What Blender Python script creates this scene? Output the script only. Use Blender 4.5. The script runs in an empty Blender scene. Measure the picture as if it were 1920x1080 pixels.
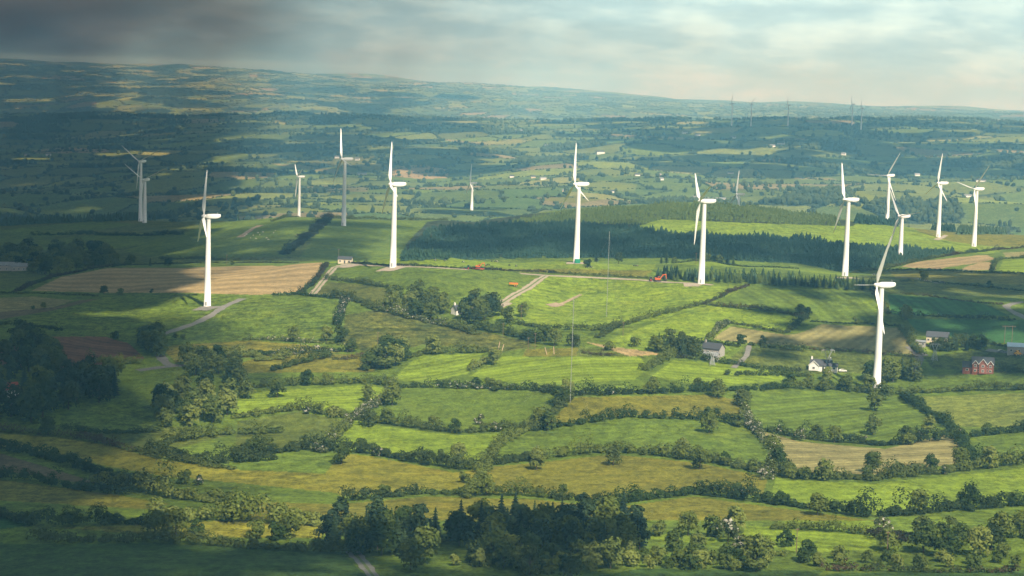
import bpy, bmesh, math, random
import numpy as np
from mathutils import Matrix, Vector
random.seed(7); RNG = np.random.default_rng(7)
SC = bpy.context.scene
COL = SC.collection
R_ = math.radians

# ------------------------------------------------------------------ camera
ZC = 260.0
F = 3583.0                        # focal length in photograph pixels (1920 wide)
PITCH = math.atan((540 - 170) / F)
ROLL = R_(1.8)
cam_d = bpy.data.cameras.new('camera'); cam = bpy.data.objects.new('camera', cam_d); COL.objects.link(cam)
cam_d.sensor_width = 36.0; cam_d.lens = 36.0 * F / 1920
cam_d.clip_start = 1.0; cam_d.clip_end = 60000.0
cp, sp = math.cos(PITCH), math.sin(PITCH); cr, sr = math.cos(ROLL), math.sin(ROLL)
Rv, Uv, Fv = Vector((1, 0, 0)), Vector((0, sp, cp)), Vector((0, cp, -sp))
cx, cy, cz = Rv * cr + Uv * sr, Uv * cr - Rv * sr, -Fv
M = Matrix((cx, cy, cz)).transposed().to_4x4(); M.translation = (0, 0, ZC)
cam.matrix_world = M
SC.camera = cam

# ------------------------------------------------------------------ sun, sky, exposure
SUN_EL = R_(48); SUN_AZ = R_(155)            # azimuth clockwise from +Y: behind the viewer, to the right
sdir = Vector((math.sin(SUN_AZ) * math.cos(SUN_EL), math.cos(SUN_AZ) * math.cos(SUN_EL), math.sin(SUN_EL)))
sd = bpy.data.lights.new('sun', 'SUN'); sd.energy = 5.0; sd.angle = R_(0.53); sd.color = (1.0, 0.925, 0.76)
so = bpy.data.objects.new('sun', sd); COL.objects.link(so)
so.rotation_euler = sdir.to_track_quat('Z', 'Y').to_euler(); so.location = (0, 0, 3000)
SC.view_settings.view_transform = 'Standard'; SC.view_settings.look = 'None'
SC.view_settings.exposure = 0.68; SC.view_settings.gamma = 1.0
SC.view_settings.use_curve_mapping = False
SC.cycles.max_bounces = 6; SC.cycles.diffuse_bounces = 2; SC.cycles.glossy_bounces = 2
SC.cycles.transparent_max_bounces = 32; SC.cycles.volume_bounces = 0
SC.cycles.use_denoising = True

W = bpy.data.worlds.new('World'); SC.world = W; W.use_nodes = True
nt = W.node_tree; nt.nodes.clear()
def N(t, typ, **kw):
    n = t.nodes.new(typ)
    for k, v in kw.items():
        if k == 'inp':
            for a, b in v.items(): n.inputs[a].default_value = b
        else: setattr(n, k, v)
    return n
def mathn(t, op, a, b=None, clamp=False):
    n = t.nodes.new('ShaderNodeMath'); n.operation = op; n.use_clamp = clamp
    for i, v in enumerate((a, b)):
        if v is None: continue
        if isinstance(v, (int, float)): n.inputs[i].default_value = v
        else: t.links.new(v, n.inputs[i])
    return n.outputs[0]
def mixc(t, fac, a, b, mode='MIX'):
    n = t.nodes.new('ShaderNodeMix'); n.data_type = 'RGBA'; n.blend_type = mode
    for s, v in ((n.inputs[0], fac), (n.inputs[6], a), (n.inputs[7], b)):
        if isinstance(v, (int, float)): s.default_value = v
        elif isinstance(v, tuple): s.default_value = (*v, 1) if len(v) == 3 else v
        else: t.links.new(v, s)
    return n.outputs[2]
def ramp(t, fac, stops):
    n = t.nodes.new('ShaderNodeValToRGB'); e = n.color_ramp.elements
    while len(e) < len(stops): e.new(0.5)
    for q, (p, c) in zip(e, stops):
        q.position = p; q.color = (c, c, c, 1) if isinstance(c, (int, float)) else (*c, 1)
    t.links.new(fac, n.inputs[0]); return n.outputs[0]
def noise(t, vec, scale, detail=3, rough=0.55):
    n = N(t, 'ShaderNodeTexNoise', inp={'Scale': scale, 'Detail': detail, 'Roughness': rough})
    if vec is not None: t.links.new(vec, n.inputs['Vector'])
    return n.outputs['Fac']
sky = N(nt, 'ShaderNodeTexSky', sky_type='NISHITA', sun_disc=False, sun_elevation=SUN_EL, sun_rotation=SUN_AZ,
        altitude=200, air_density=1.2, dust_density=2.5, ozone_density=1.0)
tc = N(nt, 'ShaderNodeTexCoord')
sx = N(nt, 'ShaderNodeSeparateXYZ'); nt.links.new(tc.outputs['Generated'], sx.inputs[0])
dX, dY, dZ = sx.outputs
# low cloud decks are seen edge-on towards the horizon: stretch the noise sideways
cmb = N(nt, 'ShaderNodeCombineXYZ')
nt.links.new(mathn(nt, 'MULTIPLY', dX, 19.0), cmb.inputs[0]); nt.links.new(mathn(nt, 'MULTIPLY', dY, 9.0), cmb.inputs[1])
nt.links.new(mathn(nt, 'MULTIPLY', dZ, 72.0), cmb.inputs[2])
cn = noise(nt, cmb.outputs[0], 1.0, 8, 0.58)
cn2 = noise(nt, cmb.outputs[0], 0.45, 4, 0.5)
bank = N(nt, 'ShaderNodeMapRange', interpolation_type='SMOOTHSTEP', inp={'From Min': -0.27, 'From Max': 0.16, 'To Min': 0.0, 'To Max': 1.0})
nt.links.new(mathn(nt, 'ADD', dX, mathn(nt, 'MULTIPLY', mathn(nt, 'SUBTRACT', cn2, 0.5), 0.22)), bank.inputs[0])   # added dark bank: darkening painted into the sky colour towards the left
cloud_light = ramp(nt, cn, [(0.32, (6.4, 9.7, 10.5)), (0.47, (7.7, 11.3, 11.8)), (0.55, (9.5, 13.2, 13.2)), (0.70, (11.8, 15.6, 14.8))])
left_dark = ramp(nt, cn, [(0.30, (0.40, 0.29, 0.24)), (0.70, (0.75, 0.60, 0.52))])
shade_cloud = mixc(nt, bank.outputs[0], left_dark, cloud_light)
cover = ramp(nt, cn2, [(0.30, 0.80), (0.55, 1.0)])
front = ramp(nt, mathn(nt, 'ADD', mathn(nt, 'MULTIPLY', dY, 0.5), 0.5), [(0.55, 0.25), (0.85, 1.0)])  # broken overhead and behind
skyc = mixc(nt, mathn(nt, 'MULTIPLY', cover, front), sky.outputs[0], shade_cloud)
bg = N(nt, 'ShaderNodeBackground', inp={'Strength': 0.052}); nt.links.new(skyc, bg.inputs[0])
wo = N(nt, 'ShaderNodeOutputWorld'); nt.links.new(bg.outputs[0], wo.inputs[0])

# ------------------------------------------------------------------ helpers
def uv_s(px, py):
    """pixel of the photograph -> (u = x/y, s = rise per metre forward)"""
    X = (np.asarray(px, float) - 960) / F; Y = (540 - np.asarray(py, float)) / F
    a = X * cr - Y * sr; b = X * sr + Y * cr
    y = b * sp + cp
    return a / y, (b * cp - sp) / y
def pix(x, y, z):
    v = np.stack([np.asarray(x, float), np.asarray(y, float), np.asarray(z, float) - ZC], -1)
    cxv, cyv, f = v @ np.array(cx), v @ np.array(cy), v @ np.array(Fv)
    return 960 + F * cxv / f, 540 - F * cyv / f

# (px, py, distance): the lie of the land, read off turbine, tree and house sizes
CT = []
for px, rows in {
    -150: [(1080,560),(1000,630),(900,740),(800,860),(700,985),(640,1075),(590,1160),(530,1320),(500,1460),(470,1640),(428,1960),(414,2080),(452,2330),(405,2900),(350,3900),(300,4900),(250,6100),(216,7300),(250,8200),(190,10000),(120,13500)],
    200: [(1080,560),(1000,632),(900,745),(800,870),(700,995),(640,1085),(590,1170),(548,1290),(500,1440),(505,1520),(470,1680),(425,1960),(409,2060),(446,2330),(405,2900),(350,3850),(300,4800),(250,6000),(214,7200),(250,8200),(190,10000),(132,13500)],
    560: [(1080,560),(1000,640),(900,755),(800,880),(700,1000),(640,1080),(590,1150),(545,1240),(494,1350),(500,1420),(480,1510),(440,1650),(411,1790),(409,1880),(440,2250),(404,2750),(350,3700),(300,4600),(250,5750),(216,7000),(245,8200),(190,10000),(147,13500)],
    820: [(1080,560),(1000,645),(900,760),(800,880),(700,1000),(640,1075),(590,1150),(540,1195),(499,1268),(482,1360),(512,1440),(486,1530),(440,1720),(414,1860),(420,1960),(440,2300),(404,2800),(350,3650),(300,4500),(250,5600),(222,6700),(245,8000),(200,10000),(163,13500)],
    1080: [(1080,560),(1000,645),(900,760),(800,880),(700,985),(640,1060),(590,1165),(540,1260),(512,1305),(488,1370),(512,1440),(486,1530),(440,1740),(406,1920),(389,2010),(450,2320),(404,2850),(350,3600),(300,4450),(250,5500),(226,6500),(245,8000),(205,10000),(176,13500)],
    1320: [(1080,560),(1000,645),(900,755),(800,885),(700,1005),(640,1075),(590,1145),(533,1255),(505,1340),(488,1400),(506,1450),(482,1550),(440,1740),(396,1900),(380,1990),(452,2350),(404,2850),(350,3600),(300,4450),(250,5400),(230,6000),(225,6500),(240,8000),(215,10000),(200,13500)],
    1600: [(1080,560),(1000,640),(900,750),(800,905),(732,997),(700,1035),(640,1100),(590,1160),(545,1235),(519,1350),(510,1480),(485,1600),(445,1790),(416,1930),(418,2060),(462,2400),(404,3000),(350,3750),(300,4500),(250,5350),(234,5850),(224,6500),(240,8000),(218,10000),(204,13500)],
    1850: [(1080,560),(1000,640),(900,745),(800,890),(700,1030),(640,1100),(590,1170),(550,1265),(510,1420),(490,1580),(464,1800),(442,1940),(440,2080),(470,2450),(412,3050),(350,3850),(300,4550),(250,5350),(232,6200),(226,6700),(242,8000),(222,10000),(212,13500)],
    2080: [(1080,560),(1000,640),(900,745),(800,860),(700,990),(640,1070),(590,1150),(550,1260),(512,1430),(492,1590),(468,1800),(446,1940),(444,2080),(474,2450),(416,3050),(354,3850),(304,4550),(254,5350),(236,6200),(231,6700),(246,8000),(226,10000),(220,13500)],
}.items():
    CT += [(px, py, d) for py, d in rows]
CT = np.array(CT, float)
cu, cs = uv_s(CT[:, 0], CT[:, 1]); cl = np.log(CT[:, 2])
KU, KL = 3.2, 1.6                      # scale of the two axes of the spline
P_ = np.stack([cu * KU, cl * KL], 1)
def tps(r2): return 0.5 * r2 * np.log(np.maximum(r2, 1e-12))
n_ = len(P_)
A_ = np.zeros((n_ + 3, n_ + 3))
A_[:n_, :n_] = tps(((P_[:, None] - P_[None]) ** 2).sum(-1)) + 2e-5 * np.eye(n_)
A_[:n_, n_] = 1; A_[:n_, n_ + 1:] = P_; A_[n_:, :n_] = A_[:n_, n_:].T
w_ = np.linalg.solve(A_, np.concatenate([cs, [0, 0, 0]]))
TU = np.linspace(-0.34, 0.34, 180); TL = np.linspace(math.log(430), math.log(15000), 1400)
TS = np.empty((len(TU), len(TL)))
for i, u in enumerate(TU):
    q = np.stack([np.full(len(TL), u * KU), TL * KL], 1)
    TS[i] = tps(((q[:, None] - P_[None]) ** 2).sum(-1)) @ w_[:n_] + w_[n_] + q @ w_[n_ + 1:]
def Stab(u, l):
    a = np.clip((u - TU[0]) / (TU[1] - TU[0]), 0, len(TU) - 1.001); b = np.clip((l - TL[0]) / (TL[1] - TL[0]), 0, len(TL) - 1.001)
    i = a.astype(int); j = b.astype(int); a -= i; b -= j
    return (TS[i, j] * (1 - a) + TS[i + 1, j] * a) * (1 - b) + (TS[i, j + 1] * (1 - a) + TS[i + 1, j + 1] * a) * b
def waves(seed, lam, n=10):
    g = np.random.default_rng(seed); th = g.uniform(0, 2 * math.pi, n); k = 2 * math.pi / (lam * g.uniform(0.6, 1.7, n)); ph = g.uniform(0, 6.28, n)
    def f(x, y):
        o = 0
        for t, kk, p in zip(th, k, ph): o = o + np.sin(kk * (x * math.cos(t) + y * math.sin(t)) + p)
        return o / math.sqrt(n)
    return f
w_small, w_mid, w_far = waves(1, 38), waves(2, 110), waves(3, 520)
def sstep(a, b, x):
    t = np.clip((x - a) / (b - a), 0, 1); return t * t * (3 - 2 * t)
def height(x, y):
    x = np.asarray(x, float); y = np.asarray(y, float)
    r = np.hypot(x, y) + 1e-6; c = y / r; ce = np.maximum(c, 0.82)
    ye = r * ce; ue = np.where(c > 0.82, x / np.maximum(y, 1e-6), np.sign(x) * 0.698)
    ue = np.clip(ue, -0.33, 0.33)
    z1 = ye * Stab(ue, np.log(np.maximum(ye, 431)))
    z0 = -(3 + 129 * (1 - np.maximum(1 - ye / 492, 0) ** 1.6))
    k = sstep(440, 545, ye)
    z = z0 * (1 - k) + z1 * k
    near = sstep(500, 600, ye)
    far = sstep(2400, 3300, ye)
    z = z + near * (1 - far) * (0.22 * w_small(x, y) + 0.7 * w_mid(x, y))
    z = z + far * (1 - 0.6 * sstep(4600, 5600, ye)) * 13.0 * w_far(x, y) + 14 * sstep(8500, 11500, ye) * w_far(x * 0.4, y * 0.4)
    return ZC + z
def hit(px, py, dmax=2300, dmin=500):
    u, s = uv_s(px, py); D = np.exp(np.linspace(math.log(dmin), math.log(dmax), 1600))
    g = (height(u * D, D) - ZC) / D - s
    k = np.argmax(g >= 0)
    if g[k] >= 0:
        if k == 0: d = D[0]
        else: t = g[k - 1] / (g[k - 1] - g[k]); d = D[k - 1] + t * (D[k] - D[k - 1])
    else: d = D[np.argmax(g)]
    return float(u * d), float(d)
def gz(x, y): return float(height(np.array([x]), np.array([y]))[0])
def wpoly(pts, dmax=2300, step=14):
    """pixel polyline -> dense ground polyline"""
    out = []
    for (a, b), (c, d) in zip(pts[:-1], pts[1:]):
        n = max(1, int(math.hypot(c - a, (d - b) * 2) / step))
        for i in range(n): out.append(hit(a + (c - a) * i / n, b + (d - b) * i / n, dmax))
    out.append(hit(*pts[-1], dmax)); return np.array(out)
def inside(poly, x, y):
    res = np.zeros(x.shape, bool); n = len(poly)
    for i in range(n):
        x0, y0 = poly[i]; x1, y1 = poly[(i + 1) % n]
        if y0 == y1: continue
        c = (y0 > y) != (y1 > y)
        res ^= c & (x < (x1 - x0) * (y - y0) / (y1 - y0) + x0)
    return res
def tag(o, label=None, cat=None, group=None, kind=None):
    if label: o['label'] = label
    if cat: o['category'] = cat
    if group: o['group'] = group
    if kind: o['kind'] = kind
    return o
def empty(name, loc, rz=0, label=None, cat=None, group=None):
    o = bpy.data.objects.new(name, None); COL.objects.link(o); o.location = loc; o.rotation_euler = (0, 0, rz)
    o.empty_display_size = 0.5
    return tag(o, label, cat, group)
def link_mesh(name, me, parent=None, loc=None):
    o = bpy.data.objects.new(name, me); COL.objects.link(o)
    if parent is not None: o.parent = parent
    if loc is not None: o.location = loc
    return o
def np_mesh(name, V, Fs, mats, smooth=False, fmat=None):
    """V (n,3), Fs (m,k) uniform faces"""
    me = bpy.data.meshes.new(name); V = np.ascontiguousarray(V, np.float32); Fs = np.ascontiguousarray(Fs, np.int32)
    m, k = Fs.shape
    me.vertices.add(len(V)); me.vertices.foreach_set('co', V.ravel())
    me.loops.add(m * k); me.loops.foreach_set('vertex_index', Fs.ravel())
    me.polygons.add(m); me.polygons.foreach_set('loop_start', np.arange(0, m * k, k, dtype=np.int32))
    for x in (mats if isinstance(mats, list) else [mats]): me.materials.append(x)
    if fmat is not None: me.polygons.foreach_set('material_index', np.ascontiguousarray(fmat, np.int32))
    me.polygons.foreach_set('use_smooth', np.full(m, smooth, bool))
    me.update(calc_edges=True); return me
class MB:
    def __init__(s): s.bm = bmesh.new()
    def box(s, c, d, rot=None, taper=1.0, bev=0.0):
        t = bmesh.new(); bmesh.ops.create_cube(t, size=1)
        for v in t.verts:
            k = taper if v.co.z > 0 else 1
            v.co = Vector((v.co.x * d[0] * k, v.co.y * d[1] * k, v.co.z * d[2]))
        if bev: bmesh.ops.bevel(t, geom=t.edges[:], offset=bev, segments=2, affect='EDGES')
        return s._add(t, c, rot)
    def _add(s, t, c, rot=None):
        m = Matrix.Translation(c) @ (rot.to_4x4() if rot is not None else Matrix())
        bmesh.ops.transform(t, matrix=m, verts=t.verts)
        me = bpy.data.meshes.new('tmp'); t.to_mesh(me); t.free(); s.bm.from_mesh(me); bpy.data.meshes.remove(me); return s
    def rod(s, a, b, r0, r1=None, seg=8):
        a, b = Vector(a), Vector(b); r1 = r0 if r1 is None else r1; d = b - a
        t = bmesh.new(); bmesh.ops.create_cone(t, cap_ends=True, segments=seg, radius1=r0, radius2=max(r1, 1e-4), depth=d.length)
        return s._add(t, (a + b) / 2, d.to_track_quat('Z', 'Y').to_matrix())
    def prism(s, prof, y0, y1, axis='y'):
        """closed profile of (x, z) extruded from y0 to y1"""
        f = (lambda p, y: (p[0], y, p[1])) if axis == 'y' else (lambda p, y: (y, p[0], p[1]))
        va = [s.bm.verts.new(f(p, y0)) for p in prof]; vb = [s.bm.verts.new(f(p, y1)) for p in prof]; n = len(prof)
        s.bm.faces.new(va); s.bm.faces.new(vb[::-1])
        for i in range(n): s.bm.faces.new((va[i], vb[i], vb[(i + 1) % n], va[(i + 1) % n]))
        return s
    def mesh(s, name, mat, smooth=False):
        bmesh.ops.recalc_face_normals(s.bm, faces=s.bm.faces[:])
        me = bpy.data.meshes.new(name); s.bm.to_mesh(me); s.bm.free(); me.materials.append(mat)
        if smooth:
            me.polygons.foreach_set('use_smooth', np.ones(len(me.polygons), bool)); me.set_sharp_from_angle(angle=R_(35))
        return me
    def build(s, name, mat, parent=None, smooth=False): return link_mesh(name, s.mesh(name, mat, smooth), parent)

# ------------------------------------------------------------------ materials
def new_mat(name):
    m = bpy.data.materials.new(name); m.use_nodes = True; m.node_tree.nodes.clear(); t = m.node_tree
    o = N(t, 'ShaderNodeOutputMaterial'); b = N(t, 'ShaderNodeBsdfPrincipled'); t.links.new(b.outputs[0], o.inputs[0])
    return m, t, b, o
def solid(name, col, rough=0.6, var=0.12, scale=1.2, metal=0.0, spec=0.3, stretch=None):
    m, t, b, o = new_mat(name); g = N(t, 'ShaderNodeTexCoord'); v = g.outputs['Object']
    if stretch:
        mp = N(t, 'ShaderNodeMapping'); mp.inputs['Scale'].default_value = stretch; t.links.new(v, mp.inputs[0]); v = mp.outputs[0]
    n = noise(t, v, scale, 4)
    k = ramp(t, n, [(0.3, 1 - var), (0.7, 1 + var)])
    t.links.new(mixc(t, 1.0, col, k, 'MULTIPLY'), b.inputs['Base Color'])
    b.inputs['Roughness'].default_value = rough; b.inputs['Metallic'].default_value = metal
    b.inputs['Specular IOR Level'].default_value = spec
    return m
def foliage(name, dark, light, hue=0.0, trans=0.25, blossom=None):
    m, t, b, o = new_mat(name); g = N(t, 'ShaderNodeNewGeometry'); oi = N(t, 'ShaderNodeObjectInfo')
    n = noise(t, g.outputs['Position'], 0.35, 3)
    n2 = noise(t, g.outputs['Position'], 0.035, 2)
    f = mathn(t, 'ADD', mathn(t, 'MULTIPLY', n, 0.55), mathn(t, 'MULTIPLY', n2, 0.55))
    f = mathn(t, 'ADD', f, mathn(t, 'MULTIPLY', mathn(t, 'SUBTRACT', oi.outputs['Random'], 0.5), 0.8))
    c = ramp(t, f, [(0.30, dark), (0.78, light)])
    if blossom:
        bn = noise(t, g.outputs['Position'], 0.55, 2)
        c = mixc(t, ramp(t, bn, [(0.56, 0.0), (0.62, 1.0)]), c, blossom)
    t.links.new(c, b.inputs['Base Color']); b.inputs['Roughness'].default_value = 0.75; b.inputs['Specular IOR Level'].default_value = 0.15
    tr = N(t, 'ShaderNodeBsdfTranslucent'); t.links.new(c, tr.inputs[0])
    ms = N(t, 'ShaderNodeMixShader', inp={0: trans}); t.links.new(b.outputs[0], ms.inputs[1]); t.links.new(tr.outputs[0], ms.inputs[2])
    t.links.new(ms.outputs[0], o.inputs[0]); return m
M_LEAF = foliage('broadleaf', (0.030, 0.055, 0.010), (0.115, 0.145, 0.024))
M_LEAF2 = foliage('light_broadleaf', (0.060, 0.090, 0.016), (0.165, 0.195, 0.042))
M_THORN = foliage('hawthorn_blossom', (0.028, 0.045, 0.014), (0.07, 0.09, 0.025), blossom=(0.42, 0.40, 0.33))
M_HEDGE = foliage('hedge_leaf', (0.020, 0.036, 0.009), (0.070, 0.092, 0.020))
M_GORSE = foliage('brown_hedge', (0.022, 0.020, 0.011), (0.085, 0.056, 0.028))
M_CON = foliage('conifer', (0.010, 0.024, 0.012), (0.036, 0.062, 0.022), trans=0.1)
M_CON2 = foliage('young_conifer', (0.036, 0.070, 0.016), (0.105, 0.145, 0.030), trans=0.15)
M_CONF = foliage('plantation_conifer', (0.020, 0.052, 0.032), (0.060, 0.105, 0.052), trans=0.1)
M_FAR = foliage('far_foliage', (0.014, 0.030, 0.014), (0.070, 0.095, 0.028), trans=0.1)
M_BARK = solid('bark', (0.075, 0.058, 0.042), 0.9, 0.3, 4)
M_WHITE = solid('turbine_white', (0.74, 0.735, 0.71), 0.5, 0.09, 0.5, spec=0.4, stretch=(1, 1, 0.15))
M_WHITE2 = solid('blade_white', (0.72, 0.715, 0.69), 0.4, 0.04, 0.5, spec=0.4)
M_GREEN = solid('green_paint', (0.02, 0.22, 0.13), 0.5)
M_DARK = solid('dark_steel', (0.06, 0.06, 0.06), 0.5)
M_RENDER = solid('white_render', (0.74, 0.72, 0.67), 0.8, 0.06, 0.8)
M_CREAM = solid('cream_render', (0.62, 0.52, 0.38), 0.8, 0.07, 0.8)
M_PEBBLE = solid('grey_render', (0.33, 0.31, 0.28), 0.85, 0.1, 0.8)
M_SLATE = solid('slate_roof', (0.055, 0.06, 0.07), 0.65, 0.2, 1.5, stretch=(1, 1, 3))
M_REDROOF = solid('red_roof', (0.30, 0.07, 0.04), 0.7, 0.2, 1.5)
M_GREYROOF = solid('grey_sheet_roof', (0.20, 0.21, 0.22), 0.6, 0.15, 0.8)
M_BLUEROOF = solid('pale_blue_roof', (0.42, 0.52, 0.62), 0.4, 0.08, 0.6, metal=0.2)
M_GLASS = solid('window_glass', (0.03, 0.035, 0.04), 0.15, 0.2, 0.7, spec=0.6)
M_TRIM = solid('white_trim', (0.75, 0.74, 0.70), 0.5, 0.04)
M_ORANGE = solid('orange_paint', (0.55, 0.11, 0.03), 0.45, 0.12)
M_YELLOW = solid('yellow_paint', (0.75, 0.40, 0.04), 0.5, 0.12)
M_RED = solid('red_paint', (0.50, 0.05, 0.04), 0.5, 0.12)
M_TGREEN = solid('tractor_green', (0.03, 0.13, 0.08), 0.45, 0.1)
M_TYRE = solid('tyre_rubber', (0.025, 0.025, 0.025), 0.85, 0.15)
M_GALV = solid('galvanised_steel', (0.45, 0.46, 0.46), 0.4, 0.1, metal=0.4)
M_WOOD = solid('pole_wood', (0.16, 0.11, 0.075), 0.85, 0.2, 2)
M_PINK = solid('weathered_pale_wood', (0.50, 0.36, 0.28), 0.85, 0.15, 2)
def brick_mat():
    m, t, b, o = new_mat('red_brick'); g = N(t, 'ShaderNodeTexCoord')
    br = N(t, 'ShaderNodeTexBrick', inp={'Color1': (0.27, 0.07, 0.045, 1), 'Color2': (0.20, 0.055, 0.04, 1), 'Mortar': (0.3, 0.22, 0.18, 1), 'Scale': 4.0, 'Mortar Size': 0.012})
    mp = N(t, 'ShaderNodeMapping'); mp.inputs['Rotation'].default_value = (R_(90), 0, 0); t.links.new(g.outputs['Object'], mp.inputs[0]); t.links.new(mp.outputs[0], br.inputs[0])
    t.links.new(br.outputs[0], b.inputs['Base Color']); b.inputs['Roughness'].default_value = 0.85; return m
M_BRICK = brick_mat()
# ------------------------------------------------------------------ fields (traced outlines laid on the land)
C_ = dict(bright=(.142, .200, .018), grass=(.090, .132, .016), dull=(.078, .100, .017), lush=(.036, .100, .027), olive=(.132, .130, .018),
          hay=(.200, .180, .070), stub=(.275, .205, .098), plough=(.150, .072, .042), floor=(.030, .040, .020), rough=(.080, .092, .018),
          dark=(.044, .080, .016), butter=(.150, .148, .018), bare=(.30, .24, .16), brown=(.11, .085, .045), pale=(.130, .155, .028))
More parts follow.
